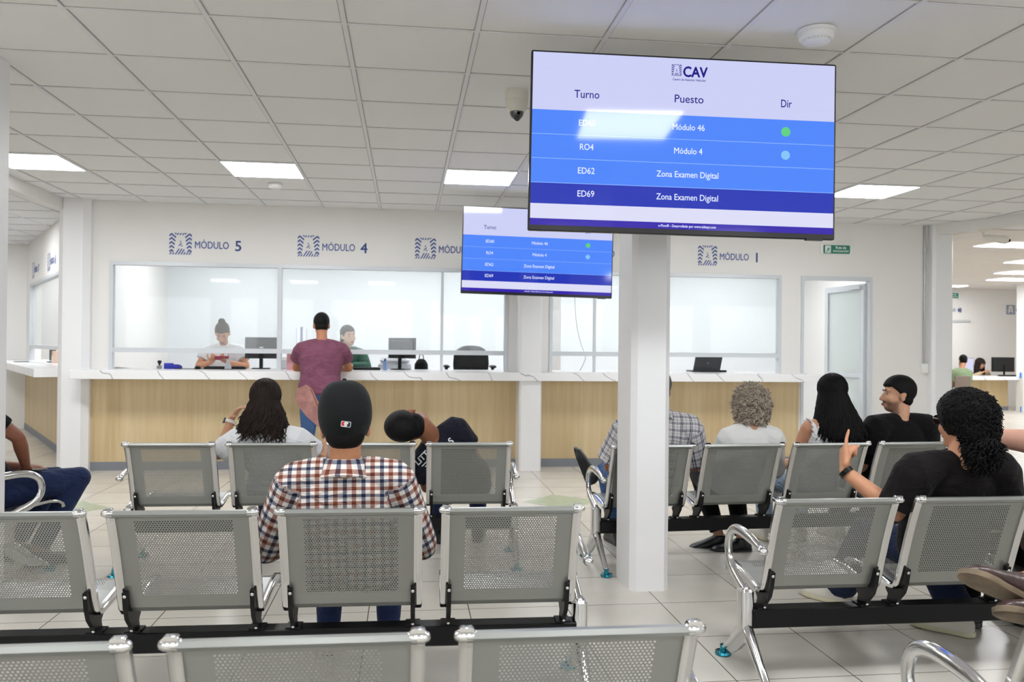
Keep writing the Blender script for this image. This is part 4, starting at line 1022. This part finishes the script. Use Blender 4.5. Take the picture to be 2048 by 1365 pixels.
person('clerk in green blouse smiling behind the standing man', (-.69, 9.9, 0),
    dict(head=(-.02, .14, 1.44), neck=(0, .06, 1.30), chest=(0, .02, 1.08), pelvis=(0, 0, .84), shL=(-.175, .05, 1.225), shR=(.175, .05, 1.225), elL=(-.24, .2, 1.085), elR=(.24, .2, 1.085), wrL=(-.06, .42, 1.10), wrR=(.08, .40, 1.10),
         hipL=(-.09, 0, .83), hipR=(.09, 0, .83), knL=(-.12, .42, .84), knR=(.12, .42, .84), anL=(-.12, .40, .46), anR=(.12, .40, .46)),
    rz=PI, head=(.55, -.12, .12), skin=(216, 172, 146), fem=True, shirt=cloth('cloth_green', (58, 92, 80)), sleeve=1.8, pants=BLK, shoes=SHOEB, hair=long_hair(H_BRN, .10, 90, .004, .1, 1.5, .05, (0, 0), .006, .03, 1.06, 9, .02, front=.06))

# left bench sitter
bx = V(-3.07, 5.78, 0)+.867*V(math.cos(-.75), math.sin(-.75), 0)
e, J, R, body, sh = person('seated person in dark jeans at the left edge, mostly hidden by the pillar', tuple(bx), dict(elR=(.23, .08, .79), wrR=(.12, .17, .61), shR=(.19, -.05, .90), knR=(.15, .47, .50), anR=(.15, .22, .085), anL=(-.13, .22, .085), wrL=(-.1, .25, .57)), rz=-.75, skin=(132, 84, 64), shirt=BLK, sleeve=.5, pants=DENIM, shoes=SHOEB, hair=short_hair(H_BLK), hip_add=.012)
p = empty('phone', tuple(bx+rotz(-.75)@V(.12, .20, .578)), -.5, 'dark phone lying on the thigh of the left edge sitter', 'phone'); p.rotation_euler = (.0, -.05, -.4)
build('case', MB().rbox((-.08, -.04, -.004), (.08, .04, .004), .008), BLACK, p); build('screen', MB().box((-.074, -.035, .004), (.074, .035, .0046)), mat('phone_glass', (60, 60, 60), .1), p, smooth=False)

# right block, back row
PL2 = plaid('plaid_white_navy', [(.1, .2, (40, 50, 96)), (.28, .36, (40, 50, 96)), (.7, .74, (90, 96, 120))], [(.1, .2, (40, 50, 96)), (.28, .36, (40, 50, 96)), (.7, .74, (90, 96, 120))], .055, (226, 224, 224))
person('man in white and navy checked shirt, legs crossed, half hidden by the middle pillar', (1.50, 5.075, 0),
    dict(head=(.045, -.10, 1.085), neck=(.035, -.15, .935), chest=(.03, -.08, .70), shL=(-.155, -.14, .845), shR=(.235, -.14, .845), elL=(-.235, -.03, .60), elR=(.325, -.03, .60), wrL=(-.10, .2, .58), wrR=(.15, .22, .58),
         knR=(.02, .50, .57), anR=(-.19, .53, .46), ftR=(-.38, .05, 1), upR=(1, -.35, .35), knL=(-.13, .46, .475), anL=(-.06, .40, .085), ftL=(-.1, 1, 0)),
    head=(.15, .0, 0), skin=(172, 112, 80), shirt=PL2, sleeve=.85, sleeve_add=.022, collar=True, pants=DENIM2, shoes=SHOEB, hair=short_hair(H_SALT, 1.07, .05, .0, -.075, .03), W=1.12, loose=.016)
person('woman with short curly grey hair in white knit top, seen from behind', (2.09, 5.10, 0),
    dict(head=(.07, -.10, 1.0), neck=(.06, -.15, .86), chest=(.04, -.085, .66), pelvis=(.02, .03, .455), shL=(-.09, -.15, .775), shR=(.205, -.15, .775), elL=(-.16, -.02, .56), elR=(.28, -.02, .56),
         anL=(.02, .27, .07), anR=(.14, .17, .07), ftL=(-1, .15, -.12), ftR=(-1, .05, -.05), knL=(-.06, .44, .46), knR=(.18, .43, .46)),
    skin=(196, 150, 122), fem=True, shirt=cloth('knit_white', (224, 224, 222), wr=.2, noise=.03), sleeve=1.6, pants=BLK, shoes=SHOEB, ears=False, hair=curly_hair(H_GREY, .106, 1300, .017, .10, zc=.008, coil=.008, halo=.02, front=.06), W=1.05, loose=.018, sleeve_add=.01)
e, J, R, body, sh = person('woman with long straight black hair and white ruffled top, seen from behind', (2.645, 5.125, 0),
    dict(head=(.075, -.10, 1.06), neck=(.065, -.15, .915), chest=(.04, -.085, .69), shL=(-.105, -.15, .845), shR=(.215, -.15, .845), elL=(-.155, -.03, .60), elR=(.28, -.03, .60), knL=(-.15, .42, .46)),
    head=(.05, -.03, 0), skin=(192, 140, 112), fem=True, shirt=WHT, sleeve=0, pants=DENIM3, shoes=SHOEW, sole=SOLEW, hair=long_hair(H_BLK, .33, 460, .012, .14, 2.6, .36, (.03, 0), .0062, .035, 1.10, 4, .05), loose=.012, W=1.0, ears=False)
for s in 'LR':
    rf = MB(); c = J['sh'+s]; sx = -1 if s == 'L' else 1
    n0 = J['neck']*.62+c*.38; rings = []
    for k in range(97):
        t = k/96; a = -PI*.62+t*PI*1.24; base = V(c[0]-sx*.022, c[1]+math.sin(a)*.066, c[2]-.03+math.cos(a)*.072); out = V(sx*.026, .0, .016); wv = V(sx*.006, .004, .006)*math.sin(t*58)
        rings.append([base-out*.15, base+out*.5+wv*.4, base+out+wv, base+out+wv+V(0, 0, -.004), base+out*.4+wv*.4-V(0, 0, .006)])
    rf.rings(rings); build('ruffle', rf, WHT, sh, fix=True)
e, J, R, body, sh = person('bearded man in black tee turning his head to look left', (3.20, 5.15, 0),
    dict(head=(-.005, -.10, 1.045), neck=(-.005, -.13, .905), chest=(-.01, -.08, .70), shL=(-.19, -.15, .835), shR=(.165, -.13, .84), elL=(-.235, -.06, .575), elR=(.235, -.03, .59), wrL=(-.14, .2, .56)),
    head=(1.32, .02, .06), skin=(190, 144, 116), shirt=BLK, sleeve=.8, sleeve_add=.02, pants=DENIM, shoes=SHOEW, sole=SOLEW, hair=short_hair(H_BLK, 1.12, .058, .012, -.075, .13), W=1.04, loose=.016, voxel=.007, hs=.98)
# short beard and moustache as their own colour on the skin of the face
hc = V(*J['head']); nt = None
m = body.data.materials[0].copy(); m.name = 'skin_bearded'; nt = m.node_tree; bsdf = nt.nodes['Principled BSDF']; at = nt.nodes.new('ShaderNodeAttribute'); at.attribute_name = 'beard'
mx = nt.nodes.new('ShaderNodeMix'); mx.data_type = 'RGBA'; mx.inputs[7].default_value = (*lin((86, 62, 52)), 1)
src = bsdf.inputs['Base Color'].links[0].from_socket; nt.links.new(at.outputs['Fac'], mx.inputs[0]); nt.links.new(src, mx.inputs[6]); nt.links.new(mx.outputs[2], bsdf.inputs['Base Color'])
body.data.materials[0] = m
def sm(a, b, x): t = min(1, max(0, (x-a)/(b-a))); return t*t*(3-2*t)
vals = []
for v in body.data.vertices:
    x, y, z = R.T@(V(*v.co)-hc)/.98; ax_ = abs(x)
    jaw = sm(-.035, -.058, z-.20*max(0, .05-y))*sm(-.135, -.118, z)*sm(.0, .022, y)*(1-sm(.06, .07, y)*sm(.030, .024, ax_)*sm(-.082, -.076, z)*sm(-.042, -.048, z))
    mous = sm(.034, .026, ax_)*sm(-.057, -.052, z)*sm(-.036, -.041, z)*sm(.06, .07, y)
    vals.append(max(jaw*.75, mous*.95) if z > -.14 and y > 0 and ax_ < .09 else 0)
body.data.attributes.new('beard', 'FLOAT', 'POINT').data.foreach_set('value', np.array(vals, np.float32))

# right block, front row
e, J, R, body, sh = person('man in black tee with tied curly black hair and sunglasses raising one finger', (2.345, 3.315, 0),
    dict(head=(-.066, -.175, 1.045), neck=(-.083, -.18, .905), chest=(-.06, -.045, .69), pelvis=(0, .05, .47), shL=(-.272, -.165, .845), shR=(.10, -.165, .85), elL=(-.335, -.13, .675), wrL=(-.468, .03, .822), elR=(.22, -.05, .60), wrR=(.15, .2, .56),
         anR=(.27, .30, .085), ftR=(-.62, .75, 0), knR=(.14, .47, .48), anL=(-.06, .80, .085), ftL=(-.5, .85, 0), knL=(-.12, .47, .46)),
    head=(.14, .02, .02), skin=(190, 136, 104), shirt=cloth('cloth_charcoal', (20, 17, 17), wr=.35), sleeve=.9, sleeve_add=.012, pants=cloth('denim_navy', (26, 36, 62)), pants_flare=.03, shoes=SHOEW, sole=SOLEW,
    hair=None, W=1.08, loose=.016, voxel=.006, ears=False, hands=dict(L=dict(d=(.04, .12, .3), n=(.95, -.2, .0), curl=[(.12, .15, .05), (1.25, 1.35, .7), (1.35, 1.4, .7), (1.4, 1.3, .7)], thumb=2.2, s=1.04, spread=.05)))
hc = J['head']
def hair12(e, hc, R, J, hs):
    rg = np.random.RandomState(8); mb = cap_mb(hc, R, hs, 1.36, .05, -.03, -.12, .03, lump=.02)
    mb.ell(hc+R@V(0, -.07, -.02), (.088, .07, .085), R, 24, 16)
    for i in range(1100):
        d = nrm(rg.normal(size=3))
        if d[1] > .35 and d[2] < .35 or d[2] < -.45: continue
        c = hc+R@(V(0, -.02, .036)+d*V(.100, .126, .112)*rg.uniform(.95, 1.02)); ax = nrm(np.cross(d, rg.normal(size=3))); u = d; v = np.cross(ax, u); tr = rg.uniform(1, 2)
        mb.tube([c+ax*.05*(t-.5)+(u*math.cos(t*tr*6.28)+v*math.sin(t*tr*6.28))*.004 for t in np.linspace(0, 1, 9)], [.0012]+[.0022]*7+[.0012], n=5, round_=False)
    for i in range(420):
        d = nrm(rg.normal(size=3))
        if d[1] > .2: continue
        c = hc+R@(V(0, -.07, -.02)+d*V(.09, .074, .088)*rg.uniform(.96, 1.03)); ax = nrm(np.cross(d, rg.normal(size=3))); v = np.cross(ax, d); tr = rg.uniform(1, 2)
        mb.tube([c+ax*.05*(t-.5)+(d*math.cos(t*tr*6.28)+v*math.sin(t*tr*6.28))*.004 for t in np.linspace(0, 1, 9)], [.0012]+[.0022]*7+[.0012], n=5, round_=False)
    h = build('hair', mb, H_BLK, e, sharp=0, fix=False)
    pt = MB(); c1 = hc+R@V(-.012, -.112, -.088)
    pt.ell(c1, (.045, .04, .06), R, 20, 14)
    for i in range(420):
        d = nrm(rg.normal(size=3)); c = c1+R@(d*V(.048, .042, .058)); ax = nrm(d+V(0, 0, -1.2)); u = nrm(np.cross(ax, rg.normal(size=3))); v = np.cross(ax, u); tr = rg.uniform(1.2, 2.4); L = rg.uniform(.03, .07)
        pt.tube([c+ax*L*t+(u*math.cos(t*tr*6.28)+v*math.sin(t*tr*6.28))*.006 for t in np.linspace(0, 1, 11)], [.0015]+[.0026]*8+[.002, .001], n=5, round_=False)
    build('ponytail', pt, H_BLK, h, sharp=0, fix=False)
hair12(e, hc, R, J, 1)
g = MB()
for x in (-1, 1):
    g.loft([(hc+R@V(x*.033, .101+.003*k, .006), .027, .021, R@V(1, 0, 0), R@V(0, 0, 1)) for k in (0, 1)], 20, pw=2.8)
lens = build('sunglasses', g, mat('sunglass_lens', (20, 14, 12), .08, coat=1), e)
g = MB().tube([hc+R@V(-.008, .104, .012), hc+R@V(.008, .104, .012)], .003, n=8)
for x in (-1, 1): g.tube([hc+R@V(x*.058, .102, .014), hc+R@V(x*.082, .08, .014), hc+R@V(x*.083, .0, .012)], .003, n=8)
build('sunglass_frame', g, mat('tortoise', (60, 40, 28), .25), lens)
watch(e, J['wrL']-nrm(J['wrL']-J['elL'])*.006, J['wrL']-J['elL']+V(0, 0, .06), BLACK, mat('watch_glass_dark', (16, 16, 18), .1), r=.031, face=(-.3, -1, 0), fs=.62)
person('bare-shouldered person at the right edge beside the man with tied hair', (2.88, 3.32, 0), dict(shL=(-.19, -.14, .955), elL=(-.30, .02, .965), wrL=(-.2, .22, .80), shR=(.19, -.16, .88)), skin=(206, 158, 138), fem=True, shirt=cloth('cloth_taupe', (120, 104, 96)), sleeve=0, pants=BLK, shoes=SHOEB, hair=short_hair(H_BRN, 1.12, .05, -.03, -.1), armk=1.25)
BOOT = mat('boot_leather', (62, 44, 42), .32, spec=.6, noise=.3, nscale=22, bump=.25, bscale=40); BSOLE = mat('boot_sole', (112, 98, 78), .7, noise=.45, nscale=14)
person('person at the bottom right edge showing two worn brown leather boots raised to the side', (2.20, 1.87, 0),
    dict(knR=(.02, .50, .62), anR=(-.20, .585, .60), ftR=(-.78, .1, .36), upR=(.55, .45, .7), knL=(-.02, .42, .56), anL=(-.125, .52, .545), ftL=(-.72, .1, .16), upL=(.5, .4, .7)), skin=(170, 120, 90), shirt=BLK, sleeve=.8, pants=DENIM, shoes=BOOT, sole=BSOLE, hair=short_hair(H_BLK))

# far hall
person('distant customer in olive green tee seated at the far hall desk', (11.70, 16.2, 0), dict(head=(.10, .10, 1.115), neck=(.0, .02, .95), chest=(-.0, -.03, .72), shL=(-.2, .0, .86), shR=(.19, .02, .86), elR=(.24, .22, .64), wrR=(.1, .4, .76)), head=(-.5, -.2, 0), skin=(170, 116, 84), shirt=cloth('cloth_olive', (122, 140, 108)), sleeve=.8, pants=DENIM2, shoes=SHOEB, hair=short_hair(H_BLK, 1.1), voxel=.016, W=1.15)
person('distant clerk with long curly dark hair behind the far hall desk', (13.19, 17.75, 0), dict(head=(0, .12, 1.02), neck=(0, .0, .9), elL=(-.25, .1, .70), elR=(.25, .1, .70), wrL=(-.06, .3, .84), wrR=(.06, .3, .84)), rz=PI, head=(.25, -.4, 0), skin=(190, 140, 112), fem=True, shirt=cloth('cloth_beige', (176, 156, 128)), sleeve=1.8, pants=BLK, shoes=SHOEB, hair=long_hair(H_BRN, .26, 160, .014, .06, 2.3, .2, (0, 0), .010, .05, 1.2, 12), voxel=.016)
# ------------------------------------------------------------------ things on and behind the counters
CT = 1.0555
def monitor(loc, rz, label, w=.37, h=.225, z0=.115, tilt=.0, front=None, back_label=True):
    e = empty('monitor', loc, rz, label, 'monitor', 'computer monitors')        # its screen looks along +y
    M = lambda p: V(p[0], (rotx(tilt)@V(0, p[1], p[2]-z0-h/2))[1], (rotx(tilt)@V(0, p[1], p[2]-z0-h/2))[2]+z0+h/2)
    hs = MB().box((-w/2, -.01, z0), (w/2, .016, z0+h), M=M).rbox((-w/2+.03, -.035, z0+.03), (w/2-.03, -.01, z0+h-.03), .01, M=M)
    build('housing', hs, mat('monitor_black', (24, 25, 27), .4), e, smooth=False)
    build('screen', MB().box((-w/2+.008, .016, z0+.012), (w/2-.008, .0175, z0+h-.008), M=M), front or BLACK, e, smooth=False)
    build('stand', MB().rbox((-.02, -.05, .006), (.02, -.028, z0+h*.5), .006).rbox((-.10, -.10, 0), (.10, .06, .01), .02), BLACK, e)
    if back_label: build('sticker', MB().box((-.02, -.0365, z0+h*.42), (.02, -.0355, z0+h*.55), M=M), WHITE, e, smooth=False)
    return e
monitor((-1.62, 9.62, CT), .06, 'black monitor seen from behind beside the clerk with the bun', .36, .24, .115)
monitor((-.05, 9.62, CT), -.62, 'black monitor turned sideways on its stand right of the green clerk', .37, .235, .13, back_label=False)
def keyboard(loc, rz, label, w=.44, d=.14):
    e = empty('keyboard', loc, rz, label, 'keyboard')
    build('case', MB().rbox((-w/2, -d/2, 0), (w/2, d/2, .024), .012), BLACK, e)
    k = MB()
    for r in range(5):
        for c in range(15): k.box((-w/2+.02+c*(w-.04)/15, -d/2+.014+r*.023, .024), (-w/2+.02+(c+.85)*(w-.04)/15, -d/2+.033+r*.023, .030))
    build('keys', k, mat('key_black', (30, 30, 32), .5), e, smooth=False)
keyboard((-1.97, 9.42, CT), .02, 'black keyboard on the counter in front of the clerk with the bun')
keyboard((-.44, 9.45, CT), .05, 'black keyboard lying left of the sideways monitor', .30)
def mouse(loc, label):
    e = empty('computer_mouse', loc, 0, label, 'mouse'); m = MB(); m.rings([[(.032*math.cos(a)*k, .055*math.sin(a)*k, z) for a in np.linspace(0, 2*PI, 20, endpoint=False)] for k, z in ((.9, 0), (1, .01), (.9, .026), (.5, .036), (.05, .038))]); build('shell', m, BLACK, e, sharp=60)
    build('wheel', MB().tube([(-.003, -.025, .033), (.003, -.025, .033)], .007), mat('wheel_grey', (80, 80, 82), .5), e)
mouse((-2.25, 9.36, CT), 'black computer mouse on the counter left of the keyboard')
e = empty('mouse_pad', (-2.33, 9.40, CT), 0, 'thin dark pad on the counter beside the blue card terminal', 'pad'); build('pad', MB().rbox((-.16, -.09, 0), (.16, .09, .004), .01), BLACK, e)
e = empty('rubber_stamp', (-2.665, 9.42, CT), 0, 'small black rubber stamp standing at the left end of the counter', 'stamp')
build('base', MB().rbox((-.024, -.015, 0), (.024, .015, .035), .004), mat('stamp_clear', (150, 150, 150), .2), e); build('handle', MB().lathe([(.008, .035), (.01, .05), (.018, .062), (.022, .078), (.018, .088), (.004, .092)], n=18), BLACK, e)
e = empty('card_terminal', (-2.53, 9.45, CT), -.2, 'blue card payment terminal lying on the counter', 'card terminal')
bl = mat('terminal_blue', (44, 56, 176), .35)
build('body', MB().prism([(-.04, .0), (.04, .0), (.04, .025), (.03, .06), (-.03, .062), (-.04, .05)], -.085, -.01).prism([(-.04, .0), (.04, .0), (.036, .028), (-.036, .045)], -.01, .085), bl, e, sharp=30)
build('keypad', MB().box((.0, -.034, .036), (.08, .03, .041), M=lambda p: V(p[0], p[1], p[2]-p[1]*.22)), mat('keypad_dark', (26, 28, 60), .4), e, smooth=False)
e = empty('phone_holder', (-1.915, 9.28, CT), 0, 'clear grey acrylic phone holder in front of the keyboard', 'holder')
acr = mat('acrylic_grey', (176, 180, 184), .2)
build('base', MB().rbox((-.06, -.035, 0), (.06, .035, .006), .01), BLACK, e); build('stand', MB().prism([(-.036, .006), (.036, .006), (.026, .06), (.015, .085), (.015, .115), (-.015, .115), (-.015, .085), (-.026, .06)], -.012, .012, 1), acr, e, smooth=False)
e = empty('folder', (-1.235, 9.25, CT), .1, 'pink cardboard folder standing on the counter left of the man in maroon', 'folder')
build('cover', MB().box((-.055, -.03, 0), (.055, -.026, .20)).box((-.055, .026, 0), (.055, .03, .20)), mat('folder_pink', (206, 148, 152), .6), e, smooth=False); build('sheets', MB().box((-.05, -.026, .004), (.05, .026, .192)), OFFW, e, smooth=False)
e = empty('desk_scanner', (-1.30, 9.72, CT), 0, 'pale grey desktop scanner behind the pink folder', 'scanner'); pg = mat('device_grey', (196, 199, 204), .5)
build('body', MB().rbox((-.12, -.1, 0), (.12, .1, .09), .015), pg, e); build('lid', MB().rbox((-.118, -.095, .09), (.118, .1, .14), .015), WHITE, e)
e = empty('hand_gel_bottle', (-.233, 9.30, CT), 0, 'small clear blue bottle standing left of the sideways monitor', 'bottle')
build('bottle', MB().lathe([(.018, 0), (.022, .004), (.022, .085), (.012, .1), (.010, .106)], n=20), mat('bottle_blue', (124, 150, 196), .15), e); build('cap', MB().lathe([(.012, .104), (.012, .128), (.01, .13)], n=16), mat('cap_blue', (52, 66, 110), .3), e)
e = empty('desk_printer', (-.13, 9.98, .93), 0, 'rounded pale grey printer behind the sideways monitor', 'printer')
build('body', MB().rbox((-.2, -.15, 0), (.19, .15, .2), .05).rbox((-.185, -.14, .19), (.175, .14, .26), .07), pg, e); build('paper_tray', MB().box((-.12, -.19, .06), (.12, -.15, .075)), WHITE, e, smooth=False)
e = empty('bag', (.18, 10.0, .93), 0, 'black bag standing right of the pale printer', 'bag'); build('body', MB().loft([(V(0, 0, z), a, b, V(1, 0, 0), V(0, 1, 0)) for z, a, b in ((0, .07, .1), (.03, .085, .11), (.18, .08, .1), (.23, .05, .07), (.245, .02, .04))], 18), BLK, e); build('handle', MB().tube([(-.03, 0, .23), (-.02, 0, .29), (.02, 0, .29), (.03, 0, .23)], .006), BLACK, e)
e = empty('office_desk', (-.02, 9.98, 0), 0, 'white office desk behind the counter carrying the printer and bag', 'desk'); build('desk_top', MB().box((-.4, -.25, .9), (.45, .25, .93)), WHITE, e, smooth=False)
for x in (-.38, .41):
    for y in (-.23, .21): build('leg', MB().box((x, y, 0), (x+.03, y+.03, .9)), ALU, e, smooth=False)
def office_chair(loc, rz, label, seat=.62, bw=.215, bh=.36, color=BLACK):
    e = empty('office_chair', loc, rz, label, 'chair', 'office chairs behind the counter')      # sits facing +y
    bk = MB(); rings = []
    for z, w, y in ((.10, .80, -.20), (.13, .95, -.215), (.25, 1.0, -.23), (.36, .97, -.235), (.43, .8, -.24), (.47, .5, -.245), (.48, .2, -.245)):
        rings.append([(bw*w*math.cos(a), y+.03*math.sin(a)-.03*math.cos(a)**2*-1, seat+z) for a in np.linspace(0, 2*PI, 22, endpoint=False)])
    bk.rings(rings); build('backrest', bk, color, e)
    build('seat', MB().rbox((-.24, -.22, seat-.04), (.24, .24, seat+.04), .08), color, e)
    build('post', MB().tube([(0, 0, .12), (0, 0, seat-.03)], .026).tube([(0, -.2, seat-.02), (0, -.26, seat+.1), (0, -.235, seat+.25)], .018), color, e)
    b = MB()
    for k in range(5): a = 2*PI*k/5; b.tube([(0, 0, .12), (.28*math.cos(a), .28*math.sin(a), .075)], [.025, .016])
    b = build('base', b, color, e)
    for k in range(5): a = 2*PI*k/5; build('caster', MB().tube([(.28*math.cos(a)-.012, .28*math.sin(a), .03), (.28*math.cos(a)+.012, .28*math.sin(a), .03)], .03), color, b)
    for s in (-1, 1): build('armrest', MB().tube([(s*.24, .02, seat-.02), (s*.29, .02, seat), (s*.29, .02, seat+.2)], .02).rbox((s*.29-.04, -.12, seat+.2), (s*.29+.04, .13, seat+.235), .03), color, e)
office_chair((.79, 10.35, 0), PI*.0, 'empty black office chair with rounded back and armrests behind the module 3 window', .86, .22)
office_chair((-2.15, 9.95, 0), PI, 'black office chair under the clerk with the bun', .74)
office_chair((-.69, 9.98, 0), PI, 'black office chair under the clerk in green', .72)
e = empty('laptop', (3.52, 9.40, CT), 0, 'open black laptop seen from behind on the right part of the counter', 'laptop'); lb = mat('laptop_black', (32, 34, 38), .35)
build('base', MB().rbox((-.17, -.0, 0), (.17, .24, .018), .01), lb, e)
lid = build('lid', MB().box((-.165, 0, 0), (.165, .008, .19), M=lambda p: V(p[0]+.14*p[2], p[1]-.12*p[2], p[2]+.012)), lb, e, smooth=False)
build('emblem', MB().lathe([(.013, 0), (.012, .001)], (.014, -.014, .105), n=20, R=rotx(PI/2)), mat('laptop_logo', (70, 72, 78), .3), lid)
e = empty('laptop_charger', (3.72, 9.42, CT), 0, 'black charger and cable at the right side of the laptop', 'charger'); build('brick', MB().rbox((-.03, -.02, 0), (.05, .02, .022), .006), BLACK, e); build('cable', MB().tube([(-.03, 0, .012), (-.05, .03, .006), (-.06, .1, .006)], .004, n=6), BLACK, e)
tag(build('cable', MB().tube(catmull([(1.885, 9.2, 2.19), (1.886, 9.2, 1.9), (1.91, 9.2, 1.6), (1.96, 9.2, 1.38), (2.015, 9.2, 1.24), (2.0, 9.2, 1.16), (1.955, 9.2, 1.07)], 24), .004, n=6), mat('cable_grey', (140, 140, 144), .5)), 'thin grey cable hanging down behind the window right of the counter pillar', 'cable')
for i, x in enumerate((-1.53, -1.47)):
    e = empty('wall_paper', (x, 12.195, 1.33), 0, ['left', 'right'][i]+' lilac outlined sheet pinned on the office wall behind the man in maroon', 'sheet')
    m = MB(); 
    for a in (-.045, .035): m.box((a, -.003, 0), (a+.01, 0, .24))
    m.box((-.045, -.003, .0), (.045, 0, .012)); build('outline', m, mat('lilac_ink', (176, 176, 214), .6), e, smooth=False); build('sheet', MB().box((-.05, -.0015, -.01), (.05, 0, .25)), OFFW, e, smooth=False)
# left wing clutter
p = WM((3.0, -.12, CT)); monitor(tuple(p), rzw+PI, 'dark device behind the left wing window', .3, .2, .02, back_label=False)
p = WM((2.45, -.1, CT)); e = empty('paper_box', tuple(p), rzw, 'peach and white paper box behind the left wing window', 'box'); build('box', MB().rbox((-.06, -.05, 0), (.06, .05, .16), .004), mat('peach_card', (226, 196, 176), .6), e); build('label', MB().box((-.05, -.0515, .02), (.05, -.05, .1)), OFFW, e, smooth=False)
p = WM((3.25, .22, CT)); e = empty('notepad', tuple(p), rzw, 'grey notepad lying on the left wing worktop', 'notepad'); build('cover', MB().box((-.11, -.08, 0), (.11, .08, .01)), mat('notepad_grey', (120, 122, 126), .6), e, smooth=False)
# far desk
TOP = .7655
monitor((13.47-.0, 17.25, TOP), 0, 'large black monitor standing alone on the right of the far hall desk', .56, .33, .09, back_label=False)
bright = mat('monitor_screen_on', (10, 10, 12), .3, emit=(214, 212, 240), es=1)
monitor((12.42, 17.05, TOP), PI+.25, 'monitor with lit white screen facing the distant customer', .42, .34, .06, front=bright, back_label=False)
keyboard((13.4, 16.95, TOP), 0, 'black keyboard in front of the far right monitor', .5)
def tape(loc, label):
    e = empty('tape_strip', loc, .3, label, 'tape', 'blue tape on the far desk end'); build('strip', MB().rbox((-.05, -.006, -.06), (.05, .006, .06), .005), mat('tape_blue', (48, 132, 216), .5), e)
tape((13.36, 16.55, .80), 'blue tape on the top end of the far hall desk'); tape((13.38, 16.55, .06), 'blue tape near the floor at the far hall desk')
e = empty('chair', (11.50, 16.12, 0), 0, 'brown chair under the distant customer in olive tee', 'chair'); br = mat('chair_brown', (118, 104, 94), .6)
build('backrest', MB().rbox((-.18, -.235, .50), (.18, -.21, .80), .01), br, e); build('seat', MB().rbox((-.21, -.2, .36), (.21, .22, .40), .03), br, e)
for x in (-.19, .19):
    for y in (-.2, .2): build('leg', MB().tube([(x, y, 0), (x, y, .37 if y > 0 else .55)], .012), ALU, e)
